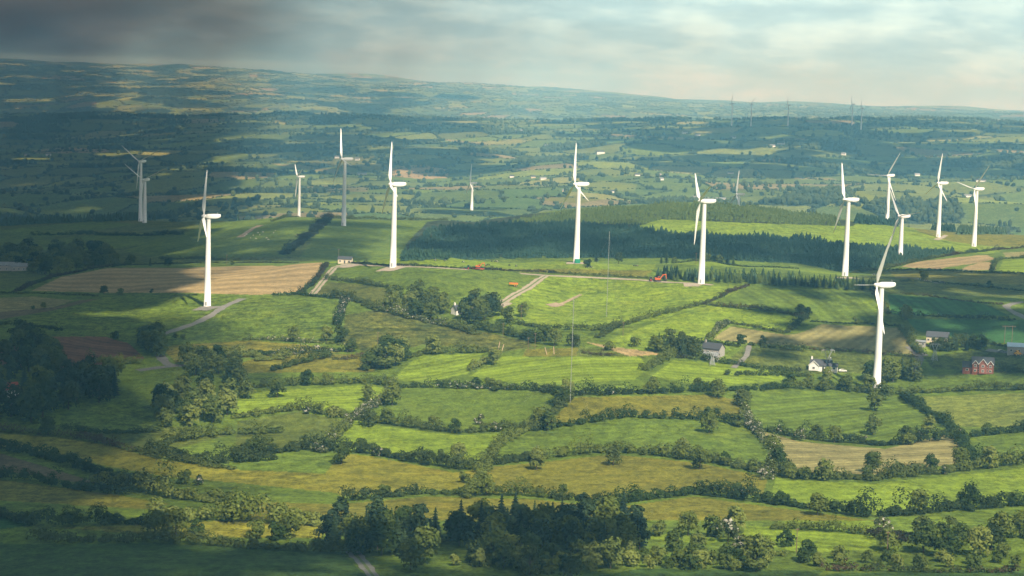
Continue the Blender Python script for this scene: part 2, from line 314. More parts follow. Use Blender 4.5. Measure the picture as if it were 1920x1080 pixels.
# (colour, tussocks 0..1, row direction as two pixels or None, outline, dmax)
FIELDS = [
 ('stub', .1, None, [(735,316),(760,310),(800,311),(840,316),(840,333),(790,336),(737,331)], 7000),
 ('hay', .2, None, [(566,352),(640,346),(690,352),(690,359),(566,362)], 7000), ('hay', .2, None, [(500,306),(560,309),(630,318),(680,325),(640,327),(560,316)], 7000),
 ('stub', .2, None, [(60,282),(130,276),(210,280),(200,286),(70,288)], 7000), ('hay', .2, None, [(820,258),(880,266),(930,270),(900,274),(830,263)], 7000),
 ('pale', .1, None, [(1125,320),(1150,312),(1195,318),(1195,330),(1150,332)], 7000), ('pale', .1, None, [(1465,352),(1510,347),(1552,350),(1530,362),(1470,366)], 7000),
 ('pale', .1, None, [(1540,385),(1580,357),(1625,362),(1650,375),(1620,392)], 7000), ('pale', .1, None, [(1680,350),(1730,343),(1800,356),(1810,372),(1700,366)], 7000),
 ('pale', .1, None, [(660,392),(700,382),(760,385),(800,400),(740,402)], 7000), ('pale', .1, None, [(1090,345),(1130,338),(1195,346),(1190,358),(1100,356)], 7000), ('hay', .2, None, [(1480,331),(1560,334),(1570,338),(1490,336)], 7000),
 ('pale', .1, None, [(850,300),(930,295),(960,303),(900,312)], 7000), ('pale', .1, None, [(590,278),(630,262),(690,266),(740,274),(690,282)], 7000), ('olive', .1, None, [(1010,375),(1080,366),(1130,374),(1090,382)], 7000),
 ('dull', .6, None, [(-60,470),(330,408),(610,405),(800,410),(745,480),(640,488),(330,492),(120,505),(-60,545)], 2150),
 ('grass', .3, None, [(560,485),(612,412),(800,414),(750,488),(660,492)], 2100),
 ('grass', .4, None, [(230,470),(330,440),(440,408),(560,403),(600,412),(530,480),(330,488)], 2100),
 ('olive', .2, None, [(180,412),(255,401),(310,411),(250,420)], 2100),
 ('dull', .5, None, [(0,422),(60,408),(190,406),(180,414),(0,432)], 2100),
 ('grass', .4, None, [(20,455),(180,440),(330,435),(300,455),(200,468),(40,470)], 2100),
 ('dull', .5, None, [(0,520),(90,505),(60,535),(0,545)], 1600),
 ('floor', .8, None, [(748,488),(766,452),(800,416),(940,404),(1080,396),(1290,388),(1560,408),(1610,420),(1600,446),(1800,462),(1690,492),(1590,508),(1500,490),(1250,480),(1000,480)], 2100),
 ('bright', .6, None, [(1180,440),(1195,424),(1240,411),(1400,418),(1600,424),(1625,416),(1700,425),(1880,437),(1960,452),(1850,476),(1790,474),(1600,464),(1345,450)], 2100),
 ('olive', .5, None, [(1700,428),(1800,432),(1960,440),(1960,462),(1855,462),(1780,452)], 2100),
 ('stub', .1, ((1700,500),(1850,482)), [(1690,500),(1740,488),(1850,478),(1868,486),(1760,505)], 1900),
 ('stub', .2, None, [(1800,507),(1835,492),(1866,490),(1866,506)], 1900),
 ('bright', .1, ((1880,500),(1920,498)), [(1872,510),(1880,486),(1960,484),(1960,512)], 1900),
 ('hay', .3, None, [(1880,474),(1960,470),(1960,482),(1885,482)], 1900),
 ('dull', .7, None, [(1600,520),(1680,505),(1960,512),(1960,560),(1690,552),(1600,545)], 1500),
 ('olive', .6, None, [(1670,508),(1790,508),(1960,514),(1960,536),(1780,528),(1680,522)], 1500),
 ('bright', .45, None, [(560,497),(640,480),(740,479),(900,480),(1080,487),(1230,490),(1230,500),(1215,520),(1030,512),(880,502),(740,497),(660,492)], 1420),
 ('bright', .2, None, [(1190,492),(1250,484),(1400,486),(1500,491),(1590,506),(1590,518),(1480,506),(1300,497)], 1440),
 ('olive', .5, None, [(880,503),(1030,513),(1210,519),(1225,507),(1080,505)], 1420),
 ('stub', .05, ((100,540),(560,520)), [(60,545),(112,520),(200,503),(320,496),(450,494),(606,492),(592,520),(562,547),(480,553),(340,549),(200,549)], 1420),
 ('grass', .75, None, [(-40,612),(100,580),(200,556),(330,549),(460,557),(400,588),(302,628),(120,624),(0,606)], 1420),
 ('hay', .4, None, [(-40,560),(60,556),(140,563),(100,576),(-40,590)], 1420),
 ('brown', .3, None, [(-40,588),(100,576),(150,563),(190,560),(100,582),(-40,606)], 1420),
 ('grass', .8, None, [(470,558),(640,562),(636,600),(600,640),(470,636),(345,646),(306,632),(400,592)], 1420),
 ('olive', .7, None, [(300,650),(345,646),(470,638),(610,650),(640,660),(560,672),(440,670),(330,680)], 1420),
 ('plough', .1, ((90,640),(230,660)), [(58,631),(200,631),(240,643),(272,672),(160,690),(100,690)], 1300),
 ('plough', .1, ((0,650),(40,660)), [(-60,640),(20,642),(42,655),(42,690),(-60,700)], 1300),
 ('grass', .45, None, [(618,524),(660,499),(750,501),(985,514),(968,540),(915,555),(850,548),(740,540),(690,530)], 1420),
 ('rough', .6, None, [(590,550),(618,528),(690,535),(740,545),(735,580),(640,562)], 1420),
 ('bright', .6, None, [(1028,517),(1200,527),(1320,535),(1402,537),(1330,571),(1232,600),(1130,620),(985,612),(905,596),(935,576)], 1420),
 ('bright', .55, None, [(1115,648),(1240,600),(1330,573),(1480,590),(1505,600),(1480,622),(1372,610),(1335,634),(1232,657),(1190,655)], 1420),
 ('grass', .3, ((1400,545),(1450,575)), [(1338,572),(1402,537),(1540,543),(1660,550),(1642,606),(1502,598),(1480,589)], 1420),
 ('hay', .1, ((1440,640),(1500,612)), [(1335,636),(1370,612),(1475,628),(1495,626),(1540,608),(1690,615),(1724,666),(1600,655),(1500,648),(1405,644)], 1420),
 ('lush', .2, ((1690,560),(1720,585)), [(1664,552),(1790,560),(1860,575),(1892,592),(1750,590),(1672,590)], 1420),
 ('lush', .2, None, [(1700,598),(1960,600),(1960,645),(1850,642),(1720,620)], 1420),
 ('dull', .8, None, [(1840,655),(1960,660),(1960,700),(1880,700),(1750,690),(1730,670)], 1300),
 ('dull', .7, None, [(1395,650),(1520,655),(1730,668),(1660,700),(1540,700),(1430,690),(1360,680)], 1300),
 ('rough', 1., None, [(648,590),(700,582),(850,610),(990,640),(1010,650),(930,662),(800,645),(700,665),(640,645)], 1300),
 ('olive', .5, None, [(420,690),(520,660),(640,664),(720,668),(700,697),(430,700)], 1200),
 ('olive', .5, None, [(985,655),(1080,652),(1130,660),(1160,668),(980,668)], 1200),
 ('bright', .25, ((760,690),(860,672)), [(735,712),(782,668),(908,661),(875,702),(800,715)], 1200),
 ('bright', .15, ((950,690),(1150,672)), [(880,705),(942,668),(1050,670),(1200,668),(1215,688),(1190,712),(1000,722)], 1200),
 ('bright', .2, ((1260,690),(1400,700)), [(1222,705),(1262,676),(1350,680),(1450,697),(1480,712),(1330,725)], 1200),
 ('stub', .3, None, [(1098,641),(1150,650),(1250,664),(1180,668)], 1200),
 ('dull', .8, None, [(1085,650),(1130,655),(1180,668),(1080,668)], 1200),
 ('grass', .3, None, [(150,695),(290,690),(310,720),(290,745),(240,745),(200,700)], 1200),
 ('grass', .7, None, [(105,768),(170,752),(290,758),(298,790),(260,806),(120,806)], 1200),
 ('dull', .6, None, [(-60,808),(120,808),(260,806),(300,800),(360,800),(430,815),(300,850),(200,832),(0,812)], 1200),
 ('butter', .5, None, [(-60,810),(0,813),(100,820),(200,834),(300,861),(440,880),(640,890),(640,925),(440,905),(300,892),(200,874),(100,850),(-60,828)], 1000),
 ('brown', .4, None, [(-60,842),(0,850),(100,880),(185,905),(150,905),(-60,872)], 1000),
 ('olive', .6, None, [(-60,890),(0,900),(200,925),(320,945),(280,955),(-60,935)], 1000),
 ('lush', .4, None, [(-60,950),(0,960),(60,985),(-60,1000)], 1000),
 ('butter', .7, None, [(120,990),(440,975),(620,985),(600,1010),(300,1005)], 900),
 ('dark', .5, None, [(-60,1015),(45,1020),(280,1018),(640,1035),(690,1085),(690,1100),(-60,1100)], 900),
 ('grass', .4, None, [(780,1090),(840,1056),(960,1065),(1010,1100),(780,1100)], 900),
 ('bright', .3, None, [(1210,1000),(1275,1003),(1365,1010),(1330,1020),(1220,1010)], 900),
 ('bright', .3, ((1400,1000),(1600,1012)), [(1395,985),(1640,1000),(1645,1030),(1500,1037),(1390,1012)], 900),
 ('bright', .3, None, [(1430,972),(1645,978),(1632,996),(1520,990)], 900),
 ('grass', .4, None, [(1720,985),(1840,985),(1830,1000),(1710,1005)], 900),
 ('dark', .6, None, [(1090,1085),(1200,1066),(1545,1070),(1500,1100),(1090,1100)], 900),
 ('dark', .6, None, [(1560,1075),(1960,1068),(1960,1100),(1500,1100)], 900),
 # the slope between the house row and the valley foot
 ('bright', .3, ((460,745),(640,735)), [(445,752),(480,735),(690,722),(735,730),(690,770),(560,766),(445,782)], 1000),
 ('grass', .4, None, [(700,765),(745,730),(1000,735),(1060,745),(1030,778),(1000,803),(850,808),(690,786),(665,786)], 1000),
 ('olive', .5, None, [(1045,778),(1075,745),(1330,740),(1385,750),(1395,785),(1340,784),(1180,779),(1010,800)], 1000),
 ('grass', .3, ((1400,760),(1600,745)), [(1405,790),(1400,752),(1560,735),(1690,748),(1775,800),(1660,830),(1500,816)], 1000),
 ('pale', .5, None, [(1790,800),(1700,745),(1960,735),(1960,800)], 1000),
 ('dull', .5, None, [(445,790),(560,772),(655,790),(600,838),(440,855)], 1000),
 ('bright', .4, None, [(612,840),(665,792),(850,816),(990,812),(935,838),(900,870),(850,874),(700,846)], 1000),
 ('grass', .5, None, [(950,840),(1010,812),(1180,788),(1340,792),(1405,800),(1450,850),(1310,855),(1150,840),(1000,856)], 1000),
 ('hay', .2, ((1540,850),(1760,842)), [(1470,850),(1415,805),(1500,828),(1660,842),(1785,812),(1825,865),(1640,890),(1480,886)], 1000),
 ('grass', .5, None, [(1835,865),(1790,812),(1960,810),(1960,860)], 1000),
 ('butter', .4, None, [(600,900),(640,850),(700,856),(850,886),(900,880),(880,920),(800,918),(640,930)], 1000),
 ('olive', .4, None, [(890,925),(910,876),(1000,868),(1150,852),(1310,868),(1440,895),(1430,930),(1300,918),(1150,938),(1000,924)], 1000),
 ('bright', .4, None, [(1445,935),(1455,895),(1480,900),(1640,906),(1850,885),(1960,872),(1960,938),(1640,962),(1480,942)], 1000),
 ('olive', .5, None, [(450,940),(640,945),(800,931),(1000,936),(1150,952),(1300,931),(1480,955),(1640,976),(450,976)], 1000),
]
fields = []
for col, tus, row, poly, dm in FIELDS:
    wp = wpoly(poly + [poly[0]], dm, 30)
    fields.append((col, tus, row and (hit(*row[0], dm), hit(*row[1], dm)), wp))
# patchwork of the valley beyond: jittered cells
CW, CH = 128.0, 175.0
def hash2(i, j, k):
    h = np.sin(i * 127.1 + j * 311.7 + k * 74.7) * 43758.5453
    return h - np.floor(h)
def cells(x, y):
    wx = x + 45 * w_far(y * 0.8, x * 0.8); wy = y + 45 * w_far(x + 900, y - 400)
    i0 = np.floor(wx / CW); j0 = np.floor(wy / CH)
    d1 = np.full(x.shape, 1e9); d2 = d1.copy(); bi = i0.copy(); bj = j0.copy()
    for di in (-1, 0, 1):
        for dj in (-1, 0, 1):
            ci, cj = i0 + di, j0 + dj
            sxx = (ci + .12 + .76 * hash2(ci, cj, 1)) * CW; syy = (cj + .12 + .76 * hash2(ci, cj, 2)) * CH
            d = np.maximum(np.abs(wx - sxx) * 0.86, np.abs(wy - syy)) * 0.6 + 0.4 * np.hypot(wx - sxx, wy - syy)
            m1 = d < d1; m2 = ~m1 & (d < d2)
            d2 = np.where(m1, d1, np.where(m2, d, d2)); bi = np.where(m1, ci, bi); bj = np.where(m1, cj, bj); d1 = np.where(m1, d, d1)
    return bi, bj, d2 - d1
PAL = np.array([(.090,.130,.026),(.115,.165,.030),(.080,.110,.026),(.150,.190,.036),(.110,.135,.030),(.070,.115,.026),(.185,.190,.055),(.130,.160,.030),(.085,.125,.026),(.12,.15,.03),(.10,.14,.028),(.09,.13,.026),(.14,.17,.04),(.075,.115,.026),(.10,.13,.03),(.205,.170,.080)])
def is_wood(bi, bj, y): return hash2(bi, bj, 5) < np.where(y > 7500, .12, .075)

# ------------------------------------------------------------------ the ground: one sheet out to the horizon
uu = np.concatenate([np.linspace(-0.698, -0.32, 40)[:-1], np.linspace(-0.32, -0.285, 22)[:-1], np.linspace(-0.285, 0.285, 860), np.linspace(0.285, 0.32, 22)[1:], np.linspace(0.32, 0.698, 40)[1:]])
th = np.concatenate([np.arctan(uu), np.linspace(math.atan(.698), 2 * math.pi - math.atan(.698), 62)[1:-1]])
yy = np.concatenate([[6, 14, 26, 42, 60, 85, 115, 150, 190, 235, 285, 340, 390, 430, 465, 495], np.linspace(515, 1300, 400), np.linspace(1303, 2200, 300)[1:],
                     np.exp(np.linspace(math.log(2210), math.log(7000), 290)), np.exp(np.linspace(math.log(7060), math.log(15500), 90))])
ce = np.maximum(np.cos(th), 0.82)
Rr = yy[:, None] / ce[None]
X = Rr * np.sin(th)[None]; Y = Rr * np.cos(th)[None]; Z = height(X, Y)
nr, nc = X.shape
x, y = X.ravel(), Y.ravel()
base = np.empty((nr * nc, 3)); tus = np.full(nr * nc, .5); strp = np.zeros(nr * nc)
near = np.array(C_['grass'])[None] * (1 + .10 * w_mid(x, y))[:, None]
bi, bj, de = cells(x, y)
far = PAL[(hash2(bi, bj, 3) * len(PAL)).astype(int) % len(PAL)] * (0.85 + 0.3 * hash2(bi, bj, 4))[:, None]
wood = is_wood(bi, bj, y)
far[wood] = (.030, .048, .022)
far[de < np.where(y > 4200, 7, 4.5)] = (.036, .052, .024)
kf = np.maximum(sstep(2150, 2250, y), ((np.abs(x) > .287 * np.maximum(y, 1)) & (np.hypot(x, y) > 330)) * 1.0)[:, None]
base[:] = near * (1 - kf) + far * kf
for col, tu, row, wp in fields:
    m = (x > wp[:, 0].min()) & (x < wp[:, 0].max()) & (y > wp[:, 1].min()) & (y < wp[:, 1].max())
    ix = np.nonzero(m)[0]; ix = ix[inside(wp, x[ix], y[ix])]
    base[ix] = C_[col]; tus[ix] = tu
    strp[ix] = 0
    if row:
        d = np.array(row[1]) - np.array(row[0]); d /= np.hypot(*d); strp[ix] = 1000 + (x[ix] * -d[1] + y[ix] * d[0])
V = np.stack([x, y, Z.ravel()], 1)
V = np.vstack([V, [[0, 0, ZC - 3]]])
idx = np.arange(nr * nc).reshape(nr, nc); nxt = np.roll(idx, -1, 1)
Q = np.stack([idx[:-1], nxt[:-1], nxt[1:], idx[1:]], -1).reshape(-1, 4)[:, ::-1]
base = np.vstack([base, [C_['grass']]]); tus = np.append(tus, .5); strp = np.append(strp, 0)

def ground_mat():
    m, t, b, o = new_mat('farmland'); L = t.links
    g = N(t, 'ShaderNodeNewGeometry'); P = g.outputs['Position']
    at = N(t, 'ShaderNodeAttribute', attribute_name='field_colour'); tu = N(t, 'ShaderNodeAttribute', attribute_name='tussock'); st = N(t, 'ShaderNodeAttribute', attribute_name='rows')
    n1 = noise(t, P, 0.018, 4, .6); n2 = noise(t, P, 0.14, 4, .65); n3 = noise(t, P, 0.8, 3, .7)
    mp = N(t, 'ShaderNodeMapping'); mp.inputs['Scale'].default_value = (0.06, 0.22, 0.2); mp.inputs['Rotation'].default_value = (0, 0, .2); L.new(P, mp.inputs[0])
    n4 = noise(t, mp.outputs[0], 1.0, 4, .65)
    T = tu.outputs['Fac']
    k = mathn(t, 'ADD', ramp(t, n1, [(.3, .84), (.7, 1.16)]), mathn(t, 'MULTIPLY', mathn(t, 'SUBTRACT', n2, .5), mathn(t, 'ADD', mathn(t, 'MULTIPLY', T, 1.7), .45)))
    k = mathn(t, 'ADD', k, mathn(t, 'MULTIPLY', mathn(t, 'SUBTRACT', n4, .5), mathn(t, 'ADD', mathn(t, 'MULTIPLY', T, 1.5), .35)))
    k = mathn(t, 'ADD', k, mathn(t, 'MULTIPLY', mathn(t, 'SUBTRACT', n3, .5), mathn(t, 'ADD', mathn(t, 'MULTIPLY', T, 2.2), .8)))
    mp2 = N(t, 'ShaderNodeMapping'); mp2.inputs['Scale'].default_value = (0.30, 0.16, 0.3); mp2.inputs['Rotation'].default_value = (0, 0, -.3); L.new(P, mp2.inputs[0])
    n5 = noise(t, mp2.outputs[0], 1.0, 3, .75)
    k = mathn(t, 'ADD', k, mathn(t, 'MULTIPLY', mathn(t, 'SUBTRACT', n5, .5), mathn(t, 'ADD', mathn(t, 'MULTIPLY', T, 2.6), .7)))
    k = mathn(t, 'MAXIMUM', k, .35)
    c = mixc(t, 1.0, at.outputs['Color'], k, 'MULTIPLY')
    # drier, yellower patches and darker rushes
    yl = mathn(t, 'MULTIPLY', ramp(t, noise(t, P, 0.035, 4, .7), [(.50, 0.0), (.70, .55)]), T)
    c = mixc(t, yl, c, mixc(t, 1.0, c, (1.45, 1.12, .9), 'MULTIPLY'))
    ru = mathn(t, 'MULTIPLY', ramp(t, mathn(t, 'ADD', mathn(t, 'MULTIPLY', n3, .45), mathn(t, 'MULTIPLY', noise(t, P, 0.05, 3, .6), .55)), [(.535, 0.0), (.59, .85)]), T)
    c = mixc(t, ru, c, mixc(t, 1.0, c, (.45, .55, .6), 'MULTIPLY'))
    # drill and mowing rows
    ph = mathn(t, 'MULTIPLY', st.outputs['Fac'], 1.05)
    wv = mathn(t, 'SINE', mathn(t, 'ADD', ph, mathn(t, 'MULTIPLY', n2, 1.5)))
    wv2 = mathn(t, 'SINE', mathn(t, 'MULTIPLY', st.outputs['Fac'], 0.31))
    on = mathn(t, 'GREATER_THAN', st.outputs['Fac'], 1.0)
    rk = mathn(t, 'ADD', 1.0, mathn(t, 'MULTIPLY', on, mathn(t, 'ADD', mathn(t, 'MULTIPLY', wv, .14), mathn(t, 'MULTIPLY', wv2, .16))))
    c = mixc(t, 1.0, c, rk, 'MULTIPLY')
    L.new(c, b.inputs['Base Color']); b.inputs['Roughness'].default_value = .9; b.inputs['Specular IOR Level'].default_value = .1
    bp = N(t, 'ShaderNodeBump', inp={'Strength': .9, 'Distance': .8})
    L.new(mathn(t, 'ADD', n3, mathn(t, 'MULTIPLY', n2, 1.5)), bp.inputs['Height']); L.new(bp.outputs[0], b.inputs['Normal'])
    return m
M_GROUND = ground_mat()
me = np_mesh('ground', V, Q, M_GROUND, smooth=True)
bmx = bmesh.new(); bmx.from_mesh(me); bmx.verts.ensure_lookup_table()
ctr = bmx.verts[nr * nc]
for i in range(nc):
    bmx.faces.new((ctr, bmx.verts[i], bmx.verts[(i + 1) % nc])) if False else bmx.faces.new((ctr, bmx.verts[(i + 1) % nc], bmx.verts[i]))
bmx.to_mesh(me); bmx.free()
a = me.attributes.new('field_colour', 'FLOAT_COLOR', 'POINT'); a.data.foreach_set('color', np.hstack([base, np.ones((len(base), 1))]).astype(np.float32).ravel())
a = me.attributes.new('tussock', 'FLOAT', 'POINT'); a.data.foreach_set('value', tus.astype(np.float32))
a = me.attributes.new('rows', 'FLOAT', 'POINT'); a.data.foreach_set('value', strp.astype(np.float32))
tag(link_mesh('ground', me), kind='structure')
del V, Q, X, Y, Z, Rr, idx, nxt

# ------------------------------------------------------------------ roads and farm tracks
M_ASPH = solid('road_asphalt', (.115, .11, .105), .85, .15, .4)
M_GRAV = solid('track_gravel', (.30, .25, .19), .9, .2, .5)
M_STONE = solid('grey_hardcore', (.17, .16, .145), .9, .2, .4)
M_EARTH = solid('bare_earth', (.28, .21, .14), .95, .25, .3)
def strip(name, pts, w, mat, dmax=1450, lift=.14, world=False):
    p = np.array(pts) if world else wpoly(pts, dmax, 5)
    s = np.concatenate([[0], np.cumsum(np.hypot(*np.diff(p, axis=0).T))]); q = np.arange(0, s[-1], 1.5)
    p = np.stack([np.interp(q, s, p[:, 0]), np.interp(q, s, p[:, 1])], 1)
    for _ in range(6): p[1:-1] = (p[:-2] + p[1:-1] * 2 + p[2:]) / 4
    d = np.gradient(p, axis=0); d /= np.hypot(*d.T)[:, None]; nrm = np.stack([-d[:, 1], d[:, 0]], 1)
    k = np.linspace(-1, 1, 7); jit = 1 + (.10 * np.sin(q / 5) + .09 * np.sin(q / 2.1 + 1) + .08 * np.sin(q / 11))[:, None]
    xy = p[:, None] + nrm[:, None] * (k[None, :, None] * w / 2 * jit[..., None])
    z = height(xy[..., 0], xy[..., 1]) + lift
    n = len(p); I = np.arange(n * 7).reshape(n, 7)
    Fq = np.stack([I[:-1, :-1], I[:-1, 1:], I[1:, 1:], I[1:, :-1]], -1).reshape(-1, 4)
    o = link_mesh(name, np_mesh(name, np.dstack([xy, z]).reshape(-1, 3), Fq[:, ::-1], mat, True)); return tag(o, kind='structure')
M_VERGE = solid('verge_grass', (.10, .13, .03), .9, .25, .6)
strip('road', [(455,560),(420,575),(395,592),(370,605),(300,629)], 5.5, M_STONE)
strip('road', [(299,665),(306,676),(318,686),(338,684)], 5.0, M_ASPH)
strip('road', [(258,695),(300,689),(336,686),(352,684)], 5.0, M_ASPH)
def twin(pts, w, mat):               # two wheel ruts with a grass strip between
    strip('track', pts, w, mat)
    strip('track_verge', pts, w * .22, M_GROUND if False else M_VERGE, lift=.2)
M_VERGE = solid('verge_grass', (.10, .13, .035), .9, .25, .6)
twin([(586,552),(600,535),(618,512),(628,501),(650,497)], 5.0, M_GRAV)
strip('track', [(630,499),(660,496),(700,498),(740,500),(800,501),(880,506)], 3.5, M_GRAV)
twin([(930,574),(945,566),(965,553),(990,540),(1010,525),(1024,517)], 5.0, M_GRAV)
strip('track', [(975,513),(1000,515),(1030,517),(1100,520),(1200,525),(1245,529),(1310,532),(1340,535)], 4.0, M_GRAV)
strip('track', [(928,576),(938,570),(950,566)], 9.0, M_GRAV)
strip('track', [(1032,575),(1050,571),(1062,566),(1090,552)], 2.6, M_EARTH)
strip('track', [(1032,574),(1052,570)], 7, M_EARTH, lift=.2)
strip('track', [(1705,650),(1718,660),(1735,668)], 5.0, M_STONE)
strip('road', [(1712,700),(1716,688),(1726,676),(1720,664),(1708,645)], 4.5, M_ASPH)
strip('road', [(1960,610),(1920,595),(1895,583),(1885,574),(1905,568),(1920,566)], 4.5, M_STONE)
strip('track', [(1850,656),(1880,660),(1915,662)], 5.0, M_STONE)
strip('track', [(1680,520),(1720,522),(1760,532)], 4.0, M_STONE, 1600)
strip('track', [(660,1034),(680,1055),(702,1084)], 4.2, M_STONE, 900); strip('track_verge', [(660,1034),(680,1055),(702,1084)], 1.0, M_VERGE, 900, .2)
strip('track', [(1755,450),(1775,441)], 5, M_GRAV, 2100)
strip('track', [(1375,690),(1400,668),(1405,648)], 2.8, M_STONE)
strip('track', [(450,445),(475,428),(490,422)], 6, M_EARTH, 2100)

for px, py, w in [(386,578,14),(738,502,16),(1080,493,9),(1300,534,11),(1590,521,9),(652,498,14)]:
    strip('hardstanding', [(px - 18, py + .6), (px, py), (px + 18, py + .8)], w, M_GRAV if px > 400 else M_STONE, 1450, .16)
# ------------------------------------------------------------------ foliage geometry
def leaf_cloud(cen, rad, n, size, g, squash=1.0, out=0.74):
    """n leaf-cluster quads over the surfaces of ellipsoids: cen (k,3), rad (k,3)"""
    k = len(cen); which = g.integers(0, k, n)
    d = g.normal(size=(n, 3)); d /= np.linalg.norm(d, axis=1)[:, None]
    d[:, 2] = np.where(d[:, 2] < -0.35, -d[:, 2], d[:, 2])
    p = cen[which] + d * rad[which] * (0.72 + 0.36 * g.random((n, 1)))
    nn = d * out + g.normal(size=(n, 3)) * (1 - out); nn[:, 2] += .15; nn /= np.linalg.norm(nn, axis=1)[:, None]
    t = np.cross(nn, g.normal(size=(n, 3))); t /= np.linalg.norm(t, axis=1)[:, None] + 1e-9; b = np.cross(nn, t)
    s = size * (0.6 + 0.8 * g.random((n, 1))); s2 = s * (0.55 + .5 * g.random((n, 1)))
    V = np.stack([p - t * s - b * s2 * .4, p + t * s * .2 - b * s2, p + t * s + b * s2 * .3, p - t * s * .3 + b * s2], 1)
    return V.reshape(-1, 3), np.arange(4 * n).reshape(n, 4)
def crown_mesh(name, mat, h, w, base, seed, lumps=16, n=620, size=.55, top=1.0):
    g = np.random.default_rng(seed)
    a = g.uniform(0, 2 * math.pi, lumps); zz = g.uniform(0, 1, lumps); rr = np.sqrt(g.uniform(.15, 1, lumps))
    prof = np.sin(np.pi * np.clip(zz * .72 + .22, 0, 1)) ** .6
    cen = np.stack([np.cos(a) * rr * prof * w * .33, np.sin(a) * rr * prof * w * .33, base + (h - base) * (.10 + .74 * zz)], 1)
    r0 = w * g.uniform(.16, .26, (lumps, 1)); rad = np.hstack([r0, r0, r0 * g.uniform(.75, 1.0, (lumps, 1))])
    return np_mesh(name, *leaf_cloud(cen, rad, n, size, g), mat)
def conifer_mesh(name, mat, h, w, seed, tiers=9, n=7, ragged=.3):
    """drooping whorls of boughs round a leader"""
    g = np.random.default_rng(seed); V, Fq = [], []
    for k in range(tiers):
        f = k / tiers; z = h * (.10 + .86 * f); r = w * .5 * (1 - f) ** .85 + .12
        m = max(5, int(n * (1 - .4 * f)))
        for a in np.arange(m) / m * 2 * math.pi + g.uniform(0, 6):
            rr = r * (1 - ragged * g.random()); dz = h / tiers * (.75 + .5 * g.random()); hw = rr * .42 + .08
            ca, sa = math.cos(a), math.sin(a); i = len(V)
            V += [(0, 0, z + dz * .75), (ca * rr * .55 - sa * hw, sa * rr * .55 + ca * hw, z + dz * .05), (ca * rr, sa * rr, z - dz * .30 * g.random()), (ca * rr * .55 + sa * hw, sa * rr * .55 - ca * hw, z + dz * .05)]
            Fq.append((i, i + 1, i + 2, i + 3))
    return np_mesh(name, np.array(V), np.array(Fq), mat)
def trunk_mesh(name, h, r, seed, limbs=4):
    g = random.Random(seed); mb = MB(); mb.rod((0, 0, -.6), (0, 0, h * .45), r, r * .7); top = (g.uniform(-.3, .3), g.uniform(-.3, .3), h * .8)
    mb.rod((0, 0, h * .44), top, r * .7, r * .2)
    for i in range(limbs):
        a = i * 6.28 / max(limbs, 1) + g.random(); mb.rod((0, 0, h * g.uniform(.28, .5)), (math.cos(a) * h * .22, math.sin(a) * h * .22, h * g.uniform(.55, .75)), r * .45, r * .12, 6)
    return mb.mesh(name, M_BARK, True)
KINDS = {}
def kind(key, crowns, trunk): KINDS[key] = (crowns, trunk)
kind('tree', [crown_mesh('crown', M_LEAF, 12, 12, .5, s, 24, 1000, .55) for s in range(5)], trunk_mesh('trunk', 11, .34, 1))
kind('ash', [crown_mesh('crown', M_LEAF2, 12, 11, .6, 20 + s, 22, 860, .55) for s in range(4)], trunk_mesh('trunk', 11, .3, 2))
kind('bush', [crown_mesh('crown', M_LEAF, 5, 6.5, .0, 40 + s, 11, 460, .42) for s in range(4)], trunk_mesh('trunk', 4, .12, 3))
kind('willow', [crown_mesh('crown', M_LEAF2, 5, 7, .0, 50 + s, 11, 460, .42) for s in range(4)], trunk_mesh('trunk', 4, .12, 4))
kind('thorn', [crown_mesh('crown', M_THORN, 6, 6, .3, 60 + s, 9, 340, .42) for s in range(3)], trunk_mesh('trunk', 5, .14, 5))
kind('spruce', [conifer_mesh('crown', M_CON, 13, 8.2, 70 + s, 12, 10, .45) for s in range(5)], trunk_mesh('trunk', 12, .22, 6, 0))
kind('young', [conifer_mesh('crown', M_CON2, 8, 4.4, 80 + s, 9, 8, .4) for s in range(4)], trunk_mesh('trunk', 7, .12, 7, 0))
kind('pine', [crown_mesh('crown', M_CON, 14, 10, 1.5, 90 + s, 16, 700, .6) for s in range(3)], trunk_mesh('trunk', 13, .3, 8))
kind('dark', [crown_mesh('crown', M_HEDGE, 9, 10, .4, 95 + s, 16, 760, .45) for s in range(2)], trunk_mesh('trunk', 8, .3, 9))
BASEH = dict(tree=12, ash=12, bush=5, willow=5, thorn=6, spruce=13, young=8, pine=14, dark=9)
NAME = dict(tree='broadleaf_tree', ash='broadleaf_tree', bush='bush', willow='bush', thorn='hawthorn_bush', spruce='conifer_tree', young='conifer_tree', pine='conifer_tree', dark='broadleaf_tree')
CAT = dict(tree='tree', ash='tree', bush='bush', willow='bush', thorn='bush', spruce='conifer', young='conifer', pine='conifer', dark='tree')
G = random.Random(11); COUNT = {}
def plant(x, y, k, h, label, group=None, wide=1.0):
    s = h / BASEH[k]; cr_, tr_ = KINDS[k]
    o = empty(NAME[k], (x, y, gz(x, y) - .1), G.uniform(0, 6.28), label, CAT[k], group)
    q = s * wide * G.uniform(.92, 1.08); o.scale = (q, q, s)
    link_mesh('crown', G.choice(cr_), o); link_mesh('trunk', tr_, o); COUNT[k] = COUNT.get(k, 0) + 1
    return o
